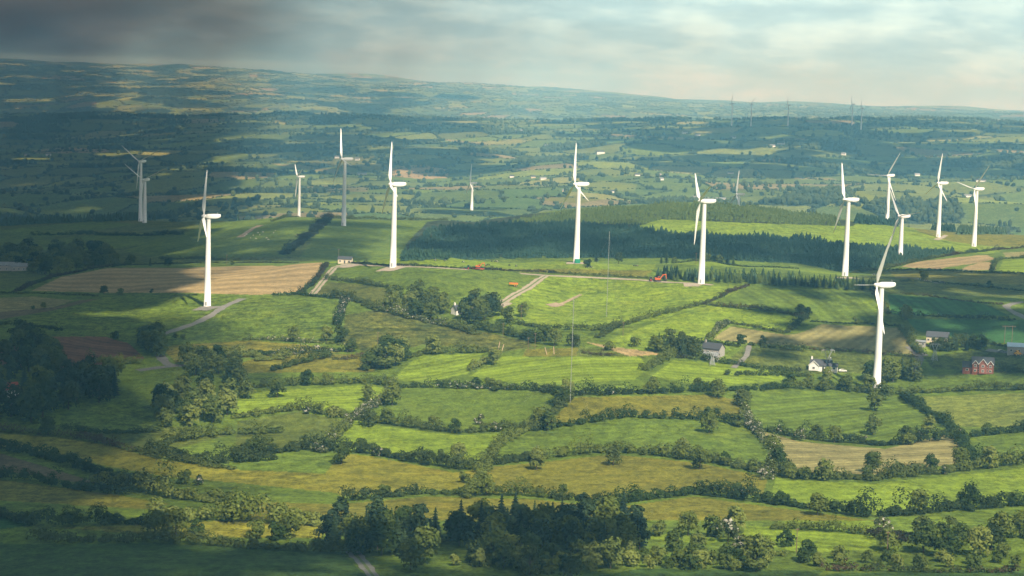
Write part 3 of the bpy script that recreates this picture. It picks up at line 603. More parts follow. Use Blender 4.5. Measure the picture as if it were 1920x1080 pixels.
def wood(label, group, poly, kinds, spacing, hr, dmax=1450, wide=1.0, limit=999):
    wp = wpoly(poly + [poly[0]], dmax, 60); x0, y0 = wp.min(0); x1, y1 = wp.max(0); pts = []
    for _ in range(4000):
        p = (G.uniform(x0, x1), G.uniform(y0, y1))
        if not inside(wp, np.array([p[0]]), np.array([p[1]]))[0]: continue
        if any((p[0] - a) ** 2 + (p[1] - b) ** 2 < spacing ** 2 for a, b in pts): continue
        pts.append(p)
        if len(pts) >= limit: break
    for p in pts:
        k = G.choice(kinds); plant(*p, k, G.uniform(*hr) * (1 if k not in ('bush', 'willow', 'thorn') else .5), label[k] if isinstance(label, dict) else label, group, wide)
def at(px, py, k, h, label, dmax=1450, wide=1.0, group=None): return plant(*hit(px, py, dmax), k, h, label, group, wide)

BL = lambda where: {k: f'{a} {where}' for k, a in dict(tree='green broadleaf tree', ash='pale green broadleaf tree', bush='rounded green bush', willow='pale green bush', thorn='hawthorn bush in white blossom', spruce='dark spruce', pine='dark pine', young='young light green conifer', dark='dark dense tree').items()}
wood(BL('in the wood at the left edge below the ploughed fields'), 'trees in the left edge wood', [(-50,668),(30,690),(120,712),(228,722),(238,752),(150,762),(100,790),(-50,800)], ['tree','tree','dark','spruce','pine'], 11, (12,17))
wood(BL('on the bank beside the small road junction'), 'trees by the road junction', [(268,640),(300,640),(300,672),(272,662)], ['tree','tree','ash'], 6, (9,13))
wood(BL('behind the two ploughed fields at the left edge'), 'trees between the ploughed fields', [(35,640),(75,655),(108,690),(80,700),(40,690)], ['tree','dark','tree'], 8, (10,14))
wood(BL('in the tall clump right of the small green field'), 'trees in the tall clump', [(300,762),(345,732),(440,730),(470,742),(440,772),(390,800),(302,802)], ['ash','tree','ash','ash'], 10, (9,13), wide=1.05)
wood(BL('above the tall clump beside the junction'), 'trees above the tall clump', [(340,690),(370,680),(440,688),(452,700),(440,715),(360,705)], ['ash','tree'], 8, (9,13))
wood(BL('in the wood round the white gabled cottage'), 'trees round the white cottage', [(732,565),(760,560),(815,572),(835,590),(815,604),(770,596),(738,588)], ['tree','tree','dark','ash'], 9, (10,14))
wood(BL('right of the white gabled cottage below the curved track'), 'trees right of the cottage', [(872,578),(885,572),(930,580),(925,596),(895,612),(868,600)], ['tree','dark','pine','tree'], 9, (10,14))
wood(BL('in the dark plantation at the bottom centre left'), 'conifers at the bottom left of centre', [(600,1020),(640,996),(720,990),(800,1000),(830,1025),(760,1045),(640,1036)], ['spruce','pine','spruce','spruce','tree'], 6.3, (9,13), 900)
wood(BL('in the dark plantation at the bottom centre'), 'conifers at the bottom centre', [(832,1005),(900,990),(1060,985),(1190,985),(1205,1040),(1120,1045),(960,1035),(850,1030)], ['spruce','pine','spruce','pine','tree'], 6.8, (9,13.5), 900)
wood(BL('among the pale scrub in front of the bottom plantation'), 'scrub at the bottom centre', [(830,1062),(900,1048),(1060,1050),(1200,1046),(1440,1052),(1425,1072),(1190,1064),(1010,1078),(850,1060)], ['willow','bush','willow','bush','ash'], 5.4, (7,11), 900)
wood(BL('in the bottom right thicket'), 'bottom right thicket', [(1700,1012),(1760,1010),(1880,1030),(1890,1046),(1730,1044)], ['tree','bush','ash','dark'], 7.5, (8,11), 900)
wood(BL('along the bottom right scrub line'), 'scrub along the bottom right', [(1420,1052),(1560,1048),(1700,1052),(1960,1050),(1960,1066),(1560,1066)], ['willow','bush','willow'], 7.5, (6,9), 900)
wood(BL('in the bottom right corner copse'), 'bottom right corner copse', [(1835,1000),(1900,990),(1960,990),(1960,1018),(1880,1020)], ['tree','bush','thorn'], 6, (8,12), 900)
wood(BL('in the dark row behind the nearest turbine tower'), 'trees behind the nearest tower', [(1628,716),(1640,702),(1700,698),(1735,706),(1730,716),(1690,716),(1668,720)], ['spruce','dark','spruce','tree'], 6.5, (9,13))
wood(BL('in the dark clump left of the grey stone house'), 'trees left of the grey house', [(1226,660),(1250,650),(1300,655),(1305,668),(1250,668)], ['dark','spruce','tree'], 6, (8,11))
wood(BL('in the dark block in front of the long cream house'), 'trees before the cream house', [(1748,652),(1790,646),(1842,652),(1838,658),(1765,661)], ['dark','spruce'], 4.5, (6,8))
wood(BL('in the dark wood beyond the left end of the stubble field'), 'trees beyond the stubble field', [(-40,478),(60,472),(200,470),(225,492),(130,516),(60,514),(-40,500)], ['tree','dark','tree','ash'], 16, (9,14), 1900, 1.2)
wood(BL('in the tree belt above the central green field'), 'trees in the central belt', [(690,690),(730,665),(762,668),(738,692)], ['tree','ash'], 7, (9,13))
wood(BL('on the slope below the white bungalow'), 'trees below the bungalow', [(1480,715),(1560,712),(1640,735),(1560,740)], ['tree','bush','ash'], 9, (7,11), 1200)
for px, py, k, h, lb in [
 (195,552,'tree',6.5,'dark round tree on the left edge of the stubble field'), (226,553,'bush',4.5,'low round bush right of the round tree by the stubble field'), (284,549,'bush',3,'tiny bush on the near edge of the stubble field'),
 (82,577,'bush',3.5,'small round bush on the brown strip at far left'), (62,580,'bush',2.5,'tiny bush left of the small round bush at far left'), (216,636,'bush',5,'bush beyond the ploughed field near the road junction'),
 (328,634,'bush',3,'small bush beside the curved grey road end'), (343,635,'bush',3,'second small bush beside the curved grey road end'),
 (572,552,'spruce',8.5,'pointed conifer at the foot of the gravel track'), (246,462,'tree',9,'broad dark tree on the hillside left of the first turbine'), (282,458,'spruce',7,'small pointed tree on the hillside left of the first turbine'), (316,450,'dark',7,'dark tree in the hillside hedge left of the first turbine'),
 (435,428,'bush',5,'lone bush on the sunlit slope right of the first nacelle'), (1102,500,'bush',5.5,'lone small tree on the pasture beside the central turbine'),
 (1118,489,'spruce',8,'conifer at the near edge of the dark forest right of the central turbine'), (1160,492,'pine',9,'broad conifer before the forest right of the met mast'), (1250,487,'spruce',9.5,'tall conifer standing left of the tree group on the pasture crest'), (1240,488,'spruce',7,'shorter conifer left of the tall one on the pasture crest'), (1265,488,'bush',5,'bush right of the tall conifer on the pasture crest'),
 (1340,486,'spruce',13,'tallest spruce of the group right of the white tower'), (1352,487,'spruce',12,'second tall spruce of the group right of the white tower'), (1364,488,'spruce',11.5,'right hand spruce of the group beside the white tower'), (1330,487,'spruce',10,'left hand spruce of the group beside the white tower'), (1375,489,'spruce',8,'lowest spruce at the right end of the group'), (1348,490,'willow',6,'pale bush at the foot of the spruce group'), (1325,489,'willow',6,'pale bush beside the white tower at the spruce group'),
 (722,692,'ash',15,'large pale green tree left of the bright field by the hedge'), (690,694,'ash',11,'pale tree leaning beside the large pale green tree'), (812,664,'ash',11,'pale green tree standing in the central hedge'),
 (925,684,'ash',9,'light green tree between the two bright fields'), (550,640,'tree',9,'bushy tree in the middle of the blossom hedge'), (612,640,'ash',10,'pale tree at the right of the blossom hedge'), (640,642,'tree',10,'green tree right of the blossom hedge'), (660,660,'tree',8,'round tree above the brown bushes'),
 (1235,654,'spruce',10,'dark pointed conifer left of the grey stone house'), (1190,650,'bush',6,'round bush at the lower edge of the lit field'), (1142,657,'bush',5,'bush on the brown strip'),
 (980,594,'tree',9,'dark tree at the lower corner of the big lit field'), (935,592,'tree',8,'round tree right of the cottage wood'), (950,604,'tree',10,'tree over the lane below the cottage wood'), (1075,650,'dark',8,'dark round tree beside the tall thin mast'), (1040,648,'tree',10,'tree left of the tall thin mast'), (1020,640,'ash',11,'rounded pale tree in the lane below the big lit field'),
 (1500,590,'tree',7,'tree at the hedge corner above the hay field'), (1515,592,'dark',6,'dark tree beside the hedge corner above the hay field'), (1605,607,'bush',4.5,'bush on the far edge of the hay field'), (1732,525,'bush',7,'lone tree on the olive field right of the nearest rotor'), (1855,537,'bush',4,'lone bush on the olive field at far right'),
 (1698,600,'ash',10,'pale tree at the corner of the hay field and lane'), (1430,648,'dark',6,'dark tree by the field gap above the bungalow'), (1390,644,'bush',5,'bush at the field gap above the grey house'),
 (870,905,'bush',5,'lone bush on the yellow slope left'), (345,908,'bush',6,'round bush in the yellow field at lower left'), (370,910,'thorn',5,'blossom bush in the yellow field at lower left'), (90,816,'tree',9,'round tree at the lower left hedge'),
 (290,1005,'tree',9,'small tree before the yellow strip at lower left'), (330,1005,'tree',10,'dark small tree right of the one before the yellow strip'), (370,998,'bush',5,'bush on the yellow strip at lower left'), (545,1010,'tree',9,'tree at the top edge of the dark bottom field'), (520,1012,'bush',6,'bush at the top edge of the dark bottom field'), (480,1010,'bush',6,'bush above the dark bottom field left'),
 (993,1078,'dark',9,'round black green tree at the bottom centre'), (1070,1085,'dark',7,'dark round bush at the bottom right of centre'), (672,1040,'tree',10,'bright rounded tree before the bottom left plantation'), (795,1055,'ash',12,'broad tree right of the pale track at the bottom'), (770,1068,'tree',10,'tree beside the pale track at the bottom'), (880,1055,'spruce',8,'small pointed conifer in the bottom scrub'), (895,1058,'spruce',8.5,'second small pointed conifer in the bottom scrub'), (950,1062,'spruce',7.5,'third small pointed conifer in the bottom scrub'),
 (1365,1016,'thorn',9,'white flowering hawthorn at the left of the bottom right field'), (1388,1040,'thorn',8,'lower white flowering hawthorn by the bottom right field'), (1378,1000,'ash',10,'pale yellow tree above the flowering hawthorn'), (1412,1042,'dark',7,'dark bush right of the lower hawthorn'), (1474,1024,'bush',5,'upright dark bush standing alone in the bottom right field'),
 (1290,1004,'tree',9,'round tree on the strip right of the bottom plantation'), (1340,1006,'willow',7,'pale bush right of the round tree on the strip'), (1235,1004,'willow',5,'small pale bush on the strip by the bottom plantation'), (1655,1000,'thorn',7,'blossoming tree at the right end of the bottom right field'), (1665,1035,'tree',8,'tree below the brown bracken patch'), (1512,1052,'tree',7,'dark tree on the lower edge of the bottom right field'), (1265,1034,'ash',8,'pale tree before the right end of the plantation'), (1310,1038,'ash',7,'pale round tree right of the plantation'),
]: at(px, py, k, h, lb)
# valley side trees on the slope that the banner hides in the photograph
for i, (px, py, k, h) in enumerate([(520,745,'tree',10),(690,752,'ash',9),(735,760,'tree',11),(1050,760,'tree',10),(1062,742,'ash',9),(1345,745,'tree',10),(1390,760,'dark',9),(1640,770,'tree',10),(1655,750,'ash',10),(690,800,'dark',9),(1010,800,'tree',10),(1330,812,'tree',10),(1636,815,'ash',10),(640,870,'tree',9),(1006,880,'ash',9),(1312,880,'tree',10),(1636,885,'tree',9),(860,868,'ash',9),(1150,872,'dark',8),(1460,880,'tree',9),(1800,880,'tree',10),(1740,812,'ash',9),(1500,826,'thorn',6),(900,796,'thorn',6)]):
    at(px, py, k, h, {'tree':'green hedgerow tree on the lower middle slope','ash':'pale hedgerow tree on the lower middle slope','dark':'dark hedgerow tree on the lower middle slope','thorn':'hawthorn on the lower middle slope'}[k], 1100, group='hedgerow trees on the middle slope')

for pts in ([(450,728),(560,722),(690,718)],[(760,727),(860,728),(1000,732)],[(1090,741),(1200,738),(1340,734)],[(1480,728),(1560,730)],[(440,785),(560,768),(690,790),(850,812),(1010,806)],[(1180,782),(1340,788),(1500,822),(1660,836),(1900,808)],[(440,862),(560,842),(700,850),(850,880),(1000,862)],[(1150,846),(1310,862),(1480,895),(1640,900),(1900,868)],[(640,940),(800,925),(1000,930)],[(1300,925),(1480,948),(1640,970),(1900,946)]):
    w2 = wpoly(pts, 1100, 40)
    for q_ in w2[1:]:
        if G.random() < .62:
            k_ = G.choice(['bush', 'thorn', 'bush', 'ash', 'tree', 'willow']); jx = G.uniform(-14, 14)
            plant(q_[0] + jx, q_[1] + G.uniform(-1.5, 1.5), k_, G.uniform(4, 6) if k_ in ('bush', 'willow', 'thorn') else G.uniform(6, 10), {'tree': 'green tree growing out of a lower slope hedge', 'ash': 'pale tree growing out of a lower slope hedge', 'thorn': 'blossoming hawthorn in a lower slope hedge', 'bush': 'green bush bulging from a lower slope hedge', 'willow': 'pale bush bulging from a lower slope hedge'}[k_], 'trees and bushes in the lower slope hedges')

# ------------------------------------------------------------------ hedgerows: each one a thing
def hedge(label, pts, h=2.4, w=2.4, mats=None, dmax=1450, gaps=.08, lump=.25, group=None, name='hedgerow'):
    p = wpoly(pts, dmax, 8); s = np.concatenate([[0], np.cumsum(np.hypot(*np.diff(p, axis=0).T))])
    g = np.random.default_rng(abs(hash(tuple(pts[0]))) % 9999 + len(pts)); q = np.arange(0, s[-1], max(.7, h * .26))
    keep = (np.sin(q / 11 + g.uniform(0, 6)) + .6 * np.sin(q / 4.3 + g.uniform(0, 6)) + g.normal(0, .3, len(q))) > -1.6 + gaps * 5
    keep[:] = True if gaps <= .1 else keep
    q = q[keep] if keep.sum() > 2 else q
    q = q + g.normal(0, h * .2, len(q)); x = np.interp(q, s, p[:, 0]) + g.normal(0, w * .20, len(q)); y = np.interp(q, s, p[:, 1]) + g.normal(0, w * .20, len(q))
    h = h * .95; w = w * .82; lump = lump * 1.5; tall_ = np.where(g.random(len(q)) < .06, 1.7, 1.0); hh = tall_ * h * np.clip(.75 + .30 * np.sin(q / 9 + g.uniform(0, 6)) * lump * 3 + g.normal(0, lump * .8, len(q)), .35, 2.2)
    z = height(x, y); ox, oy, oz = x.mean(), y.mean(), z.mean()
    cen = np.stack([x - ox, y - oy, z - oz + hh * .45], 1); rw = w * .5 * np.clip(.55 + .5 * hh / h, .5, 1.5)
    rad = np.stack([rw, rw, hh * .55], 1)
    n = int(len(q) * 44 * np.clip(h * w / 10, .75, 4.5)); sz = np.clip(.19 + h * .045, .22, .50)
    V, Fq = leaf_cloud(cen, rad, n, sz, g, out=.8)
    mats = mats or [M_HEDGE, M_LEAF]
    wh = (np.sin(V[::4, 0] / 13 + 1.3) + np.sin(V[::4, 1] / 17) + g.normal(0, .5, n)) ; fm = np.clip(np.floor((wh + 1.6) / 3.2 * len(mats)), 0, len(mats) - 1)
    o = link_mesh(name, np_mesh(name, V, Fq, mats, fmat=fm), None, (ox, oy, oz)); return tag(o, label, 'hedge', group)
HG, HB = [M_HEDGE, M_LEAF], [M_GORSE, M_HEDGE, M_GORSE]; HT = [M_HEDGE, M_LEAF, M_THORN]; HL = [M_LEAF, M_LEAF2]; HD = [M_HEDGE]
for a in [
 ('brown bushy hedge along the right end of the stubble field', [(560,551),(585,535),(600,515),(612,498)], 3, 4, HB),
 ('dark hedge across the meadow below the cabin', [(610,524),(640,526),(680,532),(710,537),(740,540)], 3.2, 3.5, HD),
 ('low hedge under the meadow right of the pointed conifer', [(510,556),(560,553),(600,557),(625,560)], 2.6, 3, HG),
 ('thick dark hedge running down from the pointed conifer', [(625,560),(655,560),(680,568),(705,580)], 4.5, 6, HD),
 ('blossom hedge dropping below the thick dark hedge', [(648,566),(640,582),(634,600),(632,612)], 4, 5, HT),
 ('tall lane hedge running below the cottage wood', [(708,582),(750,592),(800,604),(850,614),(890,626)], 4.5, 6, HT),
 ('tall lane hedge right of the cottage wood', [(895,616),(940,625),(980,634),(1010,644)], 5, 7, HG),
 ('hedge along the lower edge of the big lit field', [(955,606),(1000,613),(1060,618),(1120,620),(1165,608)], 3.4, 4, HG),
 ('hedge climbing from the lane to the gorse corner', [(1120,634),(1160,614),(1200,600),(1250,588),(1290,577),(1325,569)], 3.4, 4, HG),
 ('brown hedge climbing from the gorse corner to the turbine', [(1318,571),(1345,560),(1370,548),(1402,536)], 2.2, 3.5, HB),
 ('dark hedge between the gorse corner and the tree corner', [(1328,572),(1370,577),(1420,582),(1470,588),(1505,595)], 3, 4, HB),
 ('hedge from the tree corner down to the hay field', [(1510,596),(1490,612),(1475,625)], 3.2, 4, HD),
 ('hedge with bushes along the bend of the hay field', [(1345,612),(1370,606),(1420,615),(1470,626)], 2.4, 3, HD),
 ('blossom hedge at the left end of the hay field', [(1325,637),(1345,622),(1365,606)], 4, 4, HT),
 ('thin hedge along the far edge of the hay field', [(1520,603),(1580,607),(1640,609),(1690,613)], 1.4, 2, HD),
 ('brown hedge along the near edge of the hay field', [(1515,655),(1580,658),(1650,665),(1720,670)], 2.2, 3, HB),
 ('dark hedge below the left part of the hay field', [(1410,648),(1450,653),(1510,660)], 3.6, 4, HD),
 ('hedge along the right end of the hay field', [(1690,615),(1705,632),(1722,662)], 3.6, 5, HG),
 ('hedge dropping behind the nearest rotor', [(1640,548),(1650,565),(1665,590)], 2.5, 4, HB),
 ('dark hedge between the two lush fields', [(1660,588),(1700,592),(1760,594),(1820,598),(1900,602)], 2.6, 3, HD),
 ('bracken line above the upper lush field', [(1690,552),(1730,555),(1770,560),(1830,568),(1880,572)], 1.4, 2.5, HB),
 ('low hedge along the far side of the olive field', [(1655,508),(1720,506),(1790,509),(1870,512),(1950,516)], 1.6, 2.5, HD),
 ('scattered hedge across the olive rough', [(1690,528),(1760,530),(1840,538),(1920,546)], 1.3, 2.5, HD),
 ('bushy hedge round the stubble at far right', [(1860,508),(1865,492),(1880,486),(1940,484)], 2.5, 3.5, HG),
 ('hedge under the dark forest at the right', [(1600,512),(1660,504),(1720,490),(1800,476),(1880,468),(1950,462)], 2.6, 4, [M_HEDGE, M_LEAF, M_GORSE]),
 ('gorse hedge along the crest track', [(640,492),(700,497),(800,500),(870,504),(960,508),(1040,512)], 1.6, 3, HB),
 ('hedge right of the crest track below the pasture', [(1030,511),(1100,516),(1160,519),(1220,522)], 1.6, 3, HG),
 ('line of dark hedge across the sunlit strip', [(1260,488),(1340,491),(1430,497),(1500,502)], 1.2, 2, HD),
 ('dark hedge climbing the left hillside', [(530,478),(555,462),(580,442),(605,420),(618,408)], 4, 8, [M_HEDGE, M_GORSE]),
 ('low hedge across the left hillside under the first nacelle', [(300,487),(360,486),(420,488),(520,488)], 2.4, 4, HD),
 ('tree hedge across the left hillside behind the first tower', [(60,442),(150,440),(250,443),(345,440)], 3.6, 5, HG),
 ('short hedge on the hilltop', [(508,416),(535,408),(560,403)], 2.4, 3, HD),
 ('hedge along the hilltop beyond the dark field', [(620,410),(700,409),(790,412),(840,413)], 2.6, 4, HD),
 ('hedge along the left end of the stubble field', [(30,548),(70,530),(110,518),(160,508),(235,497)], 2.6, 4, [M_HEDGE, M_GORSE]),
 ('brown line of stones and gorse behind the stubble field', [(240,497),(330,494),(450,493),(560,493)], .9, 2, HB),
 ('low hedge along the near left edge of the stubble field', [(0,551),(60,550),(120,553),(180,556)], 1.8, 3, HG),
 ('dark hedge below the brown strip at far left', [(-30,611),(40,610),(80,614),(118,622)], 2.6, 4, HD),
 ('dark hedge under the large ploughed field', [(140,686),(180,684),(230,683),(268,680)], 4.2, 5, HG),
 ('blossom hedge in the middle of the rough field', [(458,637),(500,638),(540,641),(590,643),(640,646)], 2.8, 3.5, HT),
 ('hedge of mixed bushes above the brown gorse', [(440,668),(480,664),(520,668),(560,664),(596,658),(660,660)], 3.6, 5, HT),
 ('tall bushy hedge left of the sloping thick hedge', [(420,672),(470,668),(500,676),(540,672)], 5, 7, HL),
 ('dark thick hedge sloping up left of the bright field', [(505,696),(540,688),(580,678),(622,670)], 4.5, 5, HG),
 ('russet gorse hedge beside the large pale tree', [(626,674),(650,674),(690,668)], 2.2, 3, HB),
 ('hedge along the top of the left bright field', [(745,676),(790,664),(850,662),(910,661)], 4, 5, HG),
 ('short hedge between the two bright fields', [(880,695),(905,682),(935,668)], 4.5, 5, [M_LEAF, M_LEAF2]),
 ('brushy bank above the right bright field', [(1090,662),(1130,667),(1150,668)], 1.6, 2.5, HB),
 ('tall hedge climbing between the bright fields at right', [(1205,695),(1225,685),(1245,676),(1262,668)], 4.2, 5, HL),
 ('hedge along the top of the right hand bright field', [(1265,670),(1310,674),(1360,682),(1430,692),(1500,697)], 3, 4, [M_GORSE, M_LEAF2, M_LEAF]),
 ('dark hedge behind the grey stone house', [(1300,644),(1340,645),(1385,650)], 3.4, 4, HD),
 ('hedge along the lane left of the cream house', [(1705,640),(1715,655),(1728,668)], 3.5, 4, HG),
 ('hedge behind the cream house', [(1790,634),(1830,640),(1880,650),(1940,655)], 3, 4, HD),
 ('dark hedge right of the brick house', [(1870,696),(1910,698),(1960,700)], 3.4, 5, HD),
 ('hedge in front of the bungalow', [(1360,702),(1440,704),(1520,706)], 3.2, 4, HG),
 ('hedge along the top of the lower left yellow field', [(-40,806),(60,812),(120,818),(200,832),(300,858),(400,876),(440,880)], 3.2, 5, [M_HEDGE, M_LEAF, M_GORSE]),
 ('tall hedge across the lower left hillside', [(-40,838),(60,852),(120,868),(180,890),(250,912)], 5, 6, HG),
 ('lower tall hedge of trees on the left hillside', [(190,905),(240,915),(300,930),(360,940),(430,942)], 7, 8, [M_LEAF, M_LEAF2, M_HEDGE]),
 ('hedge below the brown strip at lower left', [(-40,895),(60,902),(150,918),(240,930)], 4, 5, HG),
 ('bushy hedge at the lower left above the yellow strip', [(-20,965),(60,985),(150,985),(260,982),(340,980)], 5, 6, [M_HEDGE, M_LEAF]),
 ('pale tree hedge above the yellow strip', [(300,972),(360,974),(420,976),(520,980),(600,985)], 7, 8, [M_LEAF2, M_LEAF]),
 ('long dark hedge along the top of the bottom left field', [(60,1016),(180,1016),(300,1018),(450,1026),(560,1034),(650,1040)], 4, 5, HD),
 ('hedge row below the tall clump at left', [(120,808),(200,812),(260,812),(300,808)], 3, 5, HG),
 ('dark hedge above the lower left loop field', [(300,836),(360,822),(420,815),(520,812)], 5, 6, HG),
 ('dark hedge below the lower left loop field', [(270,846),(340,862),(420,868),(520,862)], 5, 6, HD),
 ('dark hedge running along the bottom right edge', [(1545,1070),(1640,1071),(1760,1073),(1910,1074)], 2.4, 3, [M_GORSE, M_HEDGE]),
 ('brown bracken bank right of the bottom right field', [(1645,1012),(1680,1010),(1720,1014)], 4, 8, [M_GORSE]),
 ('hedge along the far side of the bottom right field', [(1450,990),(1520,993),(1600,1000),(1640,1003)], 3, 4, HG),
 ('low hedge along the near side of the bottom right field', [(1395,1040),(1440,1042),(1480,1042)], 2, 3, HG),
 ('hedge on the lower slope under the left bright field', [(450,728),(560,722),(690,718),(740,726)], 4, 5, HG),
 ('hedge on the lower slope under the central bright field', [(740,726),(860,728),(1000,732),(1070,742)], 4, 5, HT),
 ('hedge on the lower slope under the bungalow', [(1070,742),(1200,738),(1340,734),(1480,728)], 4, 5, HG),
 ('hedge on the lower slope under the nearest turbine', [(1480,728),(1560,730),(1660,740),(1800,733),(1950,730)], 4, 5, HG),
 ('cross hedge on the lower slope at left', [(740,726),(722,750),(660,790),(600,850)], 4, 5, HT),
 ('cross hedge on the lower slope at centre', [(1070,742),(1040,775),(930,840),(880,935)], 4, 5, HG),
 ('cross hedge on the lower slope right of centre', [(1390,745),(1400,795),(1460,850),(1440,900)], 4, 5, HT),
 ('cross hedge on the lower slope near the nearest turbine', [(1690,745),(1780,800),(1830,870)], 4, 5, HG),
 ('middle hedge on the lower slope at left', [(440,785),(560,768),(690,790),(850,812),(1010,806)], 4.2, 5, HG),
 ('middle hedge on the lower slope at right', [(1000,808),(1180,782),(1340,788),(1500,822),(1660,836),(1950,806)], 4.2, 5, HG),
 ('lower hedge on the lower slope at left', [(440,862),(560,842),(700,850),(850,880),(1000,862)], 5, 6, HD),
 ('lower hedge on the lower slope at right', [(1000,862),(1150,846),(1310,862),(1480,895),(1640,900),(1950,866)], 5, 6, HG),
 ('bottom hedge of the hidden slope at left', [(640,940),(800,925),(1000,930),(1150,946)], 4, 5, HG),
 ('bottom hedge of the hidden slope at right', [(1150,946),(1300,925),(1480,948),(1640,970),(1950,945)], 5, 6, HG),
]:
    dm = 2100 if a[1][0][1] < 500 and a[1][0][0] < 1000 or a[1][0][1] < 515 and a[1][0][0] > 1590 else 1450
    hedge(a[0], a[1], a[2], a[3], a[4], dm)

# ------------------------------------------------------------------ conifer plantations
def conifer_block(wp, spacing, g, jitter=.35):
    x0, y0 = wp.min(0); x1, y1 = wp.max(0); gx, gy = np.meshgrid(np.arange(x0, x1, spacing), np.arange(y0, y1, spacing))
    x = gx.ravel() + g.normal(0, spacing * jitter, gx.size); y = gy.ravel() + g.normal(0, spacing * jitter, gx.size)
    m = inside(wp, x, y); return x[m], y[m]
def conifer_mass(name, label_mat, x, y, hr, wr, g, quads=12, bias=None):
    n = len(x); z = height(x, y); h = g.uniform(*hr, n); w = h * g.uniform(*wr, n)
    if bias is not None: h = h * bias
    tiers = 3; per = quads // tiers; Vs = []
    for k in range(tiers):
        f = k / tiers
        for j in range(per):
            a = 2 * math.pi * (j + .5 * (k % 2)) / per + g.uniform(-.4, .4, n); r = w * .5 * (1 - f * .95) * g.uniform(.75, 1.15, n)
            zt = z + h * (f * .9 + .42 + .04 * g.normal(size=n)) if k < tiers - 1 else z + h
            zb = z + h * (f * .85 + .02); hw = r * .75; ca, sa = np.cos(a), np.sin(a)
            Vs.append(np.stack([np.stack([x, y, zt], 1), np.stack([x + ca * r - sa * hw, y + sa * r + ca * hw, zb], 1), np.stack([x + ca * r + sa * hw, y + sa * r - ca * hw, zb + .05 * h], 1)], 1))
    V = np.concatenate(Vs).reshape(-1, 3)
    return tag(link_mesh(name, np_mesh(name, V, np.arange(len(V)).reshape(-1, 3), label_mat)), kind='stuff')
g = np.random.default_rng(21)
wp = wpoly([(752,490),(768,464),(802,434),(940,421),(1080,419),(1180,426),(1240,435),(1340,442),(1500,448),(1600,459),(1790,473),(1690,497),(1590,512),(1500,494),(1250,484),(1000,484),(752,490)], 2100, 40)
x_, y_ = conifer_block(wp, 4.0, g, .5); conifer_mass('conifer_forest', M_CONF, x_, y_, (5.0, 8.0), (.55, .80), g, bias=np.clip(.72 + .22 * w_small(x_, y_) + .12 * w_mid(x_, y_), .45, 1.15))
wp = wpoly([(960,416),(1010,406),(1090,395),(1180,389),(1290,381),(1400,387),(1500,399),(1562,410),(1574,424),(1400,417),(1240,411),(1195,424),(1080,417),(960,418)], 2100, 40)
x_, y_ = conifer_block(wp, 3.8, g, .5); conifer_mass('young_conifer_forest', M_CON2, x_, y_, (3.2, 5.8), (.55, .8), g, bias=np.clip(.8 + .25 * w_small(x_, y_), .5, 1.2))
for pts in ([(-40,428),(0,424),(100,419),(330,412),(330,406),(200,414),(0,420),(-40,424)], [(330,410),(400,405),(560,402),(560,398),(400,400),(330,406)],
            [(1600,420),(1690,424),(1790,436),(1790,430),(1740,424),(1680,416),(1610,414)], [(1795,440),(1885,440),(1885,436),(1800,434)]):
    wp = wpoly(pts + [pts[0]], 2150, 40); d = wp - wp.mean(0); wp = wp.mean(0) + d * np.array([1, 1.0])
    x_, y_ = conifer_block(wp, 4.2, g, .3)
    if len(x_): conifer_mass('conifer_belt', M_CONF, x_, y_, (7, 10), (.45, .6), g)
# the belt beside the excavator: its trees are separate things
wp = wpoly([(1222,522),(1240,516),(1330,520),(1450,524),(1590,531),(1650,536),(1640,546),(1600,545),(1420,534),(1330,529),(1240,526),(1222,522)], 1450, 30)
x_, y_ = conifer_block(wp, 4.4, g, .25)
order = np.argsort(y_); print('belt trees', len(x_))
for i in order[:230]:
    plant(float(x_[i]), float(y_[i]), 'young' if G.random() < .55 else 'spruce', G.uniform(4.8, 7), 'conifer in the dark belt beside the orange excavator', 'conifers in the belt beside the excavator', 1.15)
i = order[230:]
if len(i): conifer_mass('conifer_belt', M_CONF, x_[i], y_[i], (6, 8.5), (.5, .65), g, 15)

# ------------------------------------------------------------------ the patchwork's hedges, trees and woods far off
ICO = bmesh.new(); bmesh.ops.create_icosphere(ICO, subdivisions=1, radius=1); iv = np.array([v.co[:] for v in ICO.verts]); iff = np.array([[v.index for v in f.verts] for f in ICO.faces]); ICO.free()
def clumps(name, x, y, r, h, mat, g):
    n = len(x); z = height(x, y)
    j = iv[None] * g.uniform(.7, 1.3, (n, 12, 1)); V = np.stack([x[:, None] + j[..., 0] * r[:, None], y[:, None] + j[..., 1] * r[:, None], z[:, None] + h[:, None] * (.42 + .58 * j[..., 2])], -1).reshape(-1, 3)
    Fq = (iff[None] + 12 * np.arange(n)[:, None, None]).reshape(-1, 3)
    return tag(link_mesh(name, np_mesh(name, V, Fq, mat)), kind='stuff')
def scatter(n, y0, y1, g):
    y = np.sqrt(g.uniform(y0 ** 2, y1 ** 2, n)); return y * g.uniform(-.30, .30, n), y
x, y = scatter(800000, 2250, 6900, g); bi, bj, de = cells(x, y); wd = is_wood(bi, bj, y)
den = .45 + .55 * hash2(bi + bj, bj, 9)
m = (de < 4.5) & (g.random(len(x)) < den) & ~wd
hx_, hy_ = x[m], y[m]; big = g.random(m.sum()) < .07
clumps('far_hedgerows', hx_, hy_, np.where(big, g.uniform(3, 6, m.sum()), g.uniform(1.2, 2.6, m.sum())), np.where(big, g.uniform(5, 10, m.sum()), g.uniform(1.2, 3.0, m.sum())), M_FAR, g)
m = wd & (g.random(len(x)) < .11)
clumps('far_woods', x[m], y[m], g.uniform(3.5, 6.5, m.sum()), g.uniform(8, 13, m.sum()), M_FAR, g)
patch = (w_far(x * 1.7, y * .9) + .5 * w_mid(x * .3, y * .3)) > 1.05
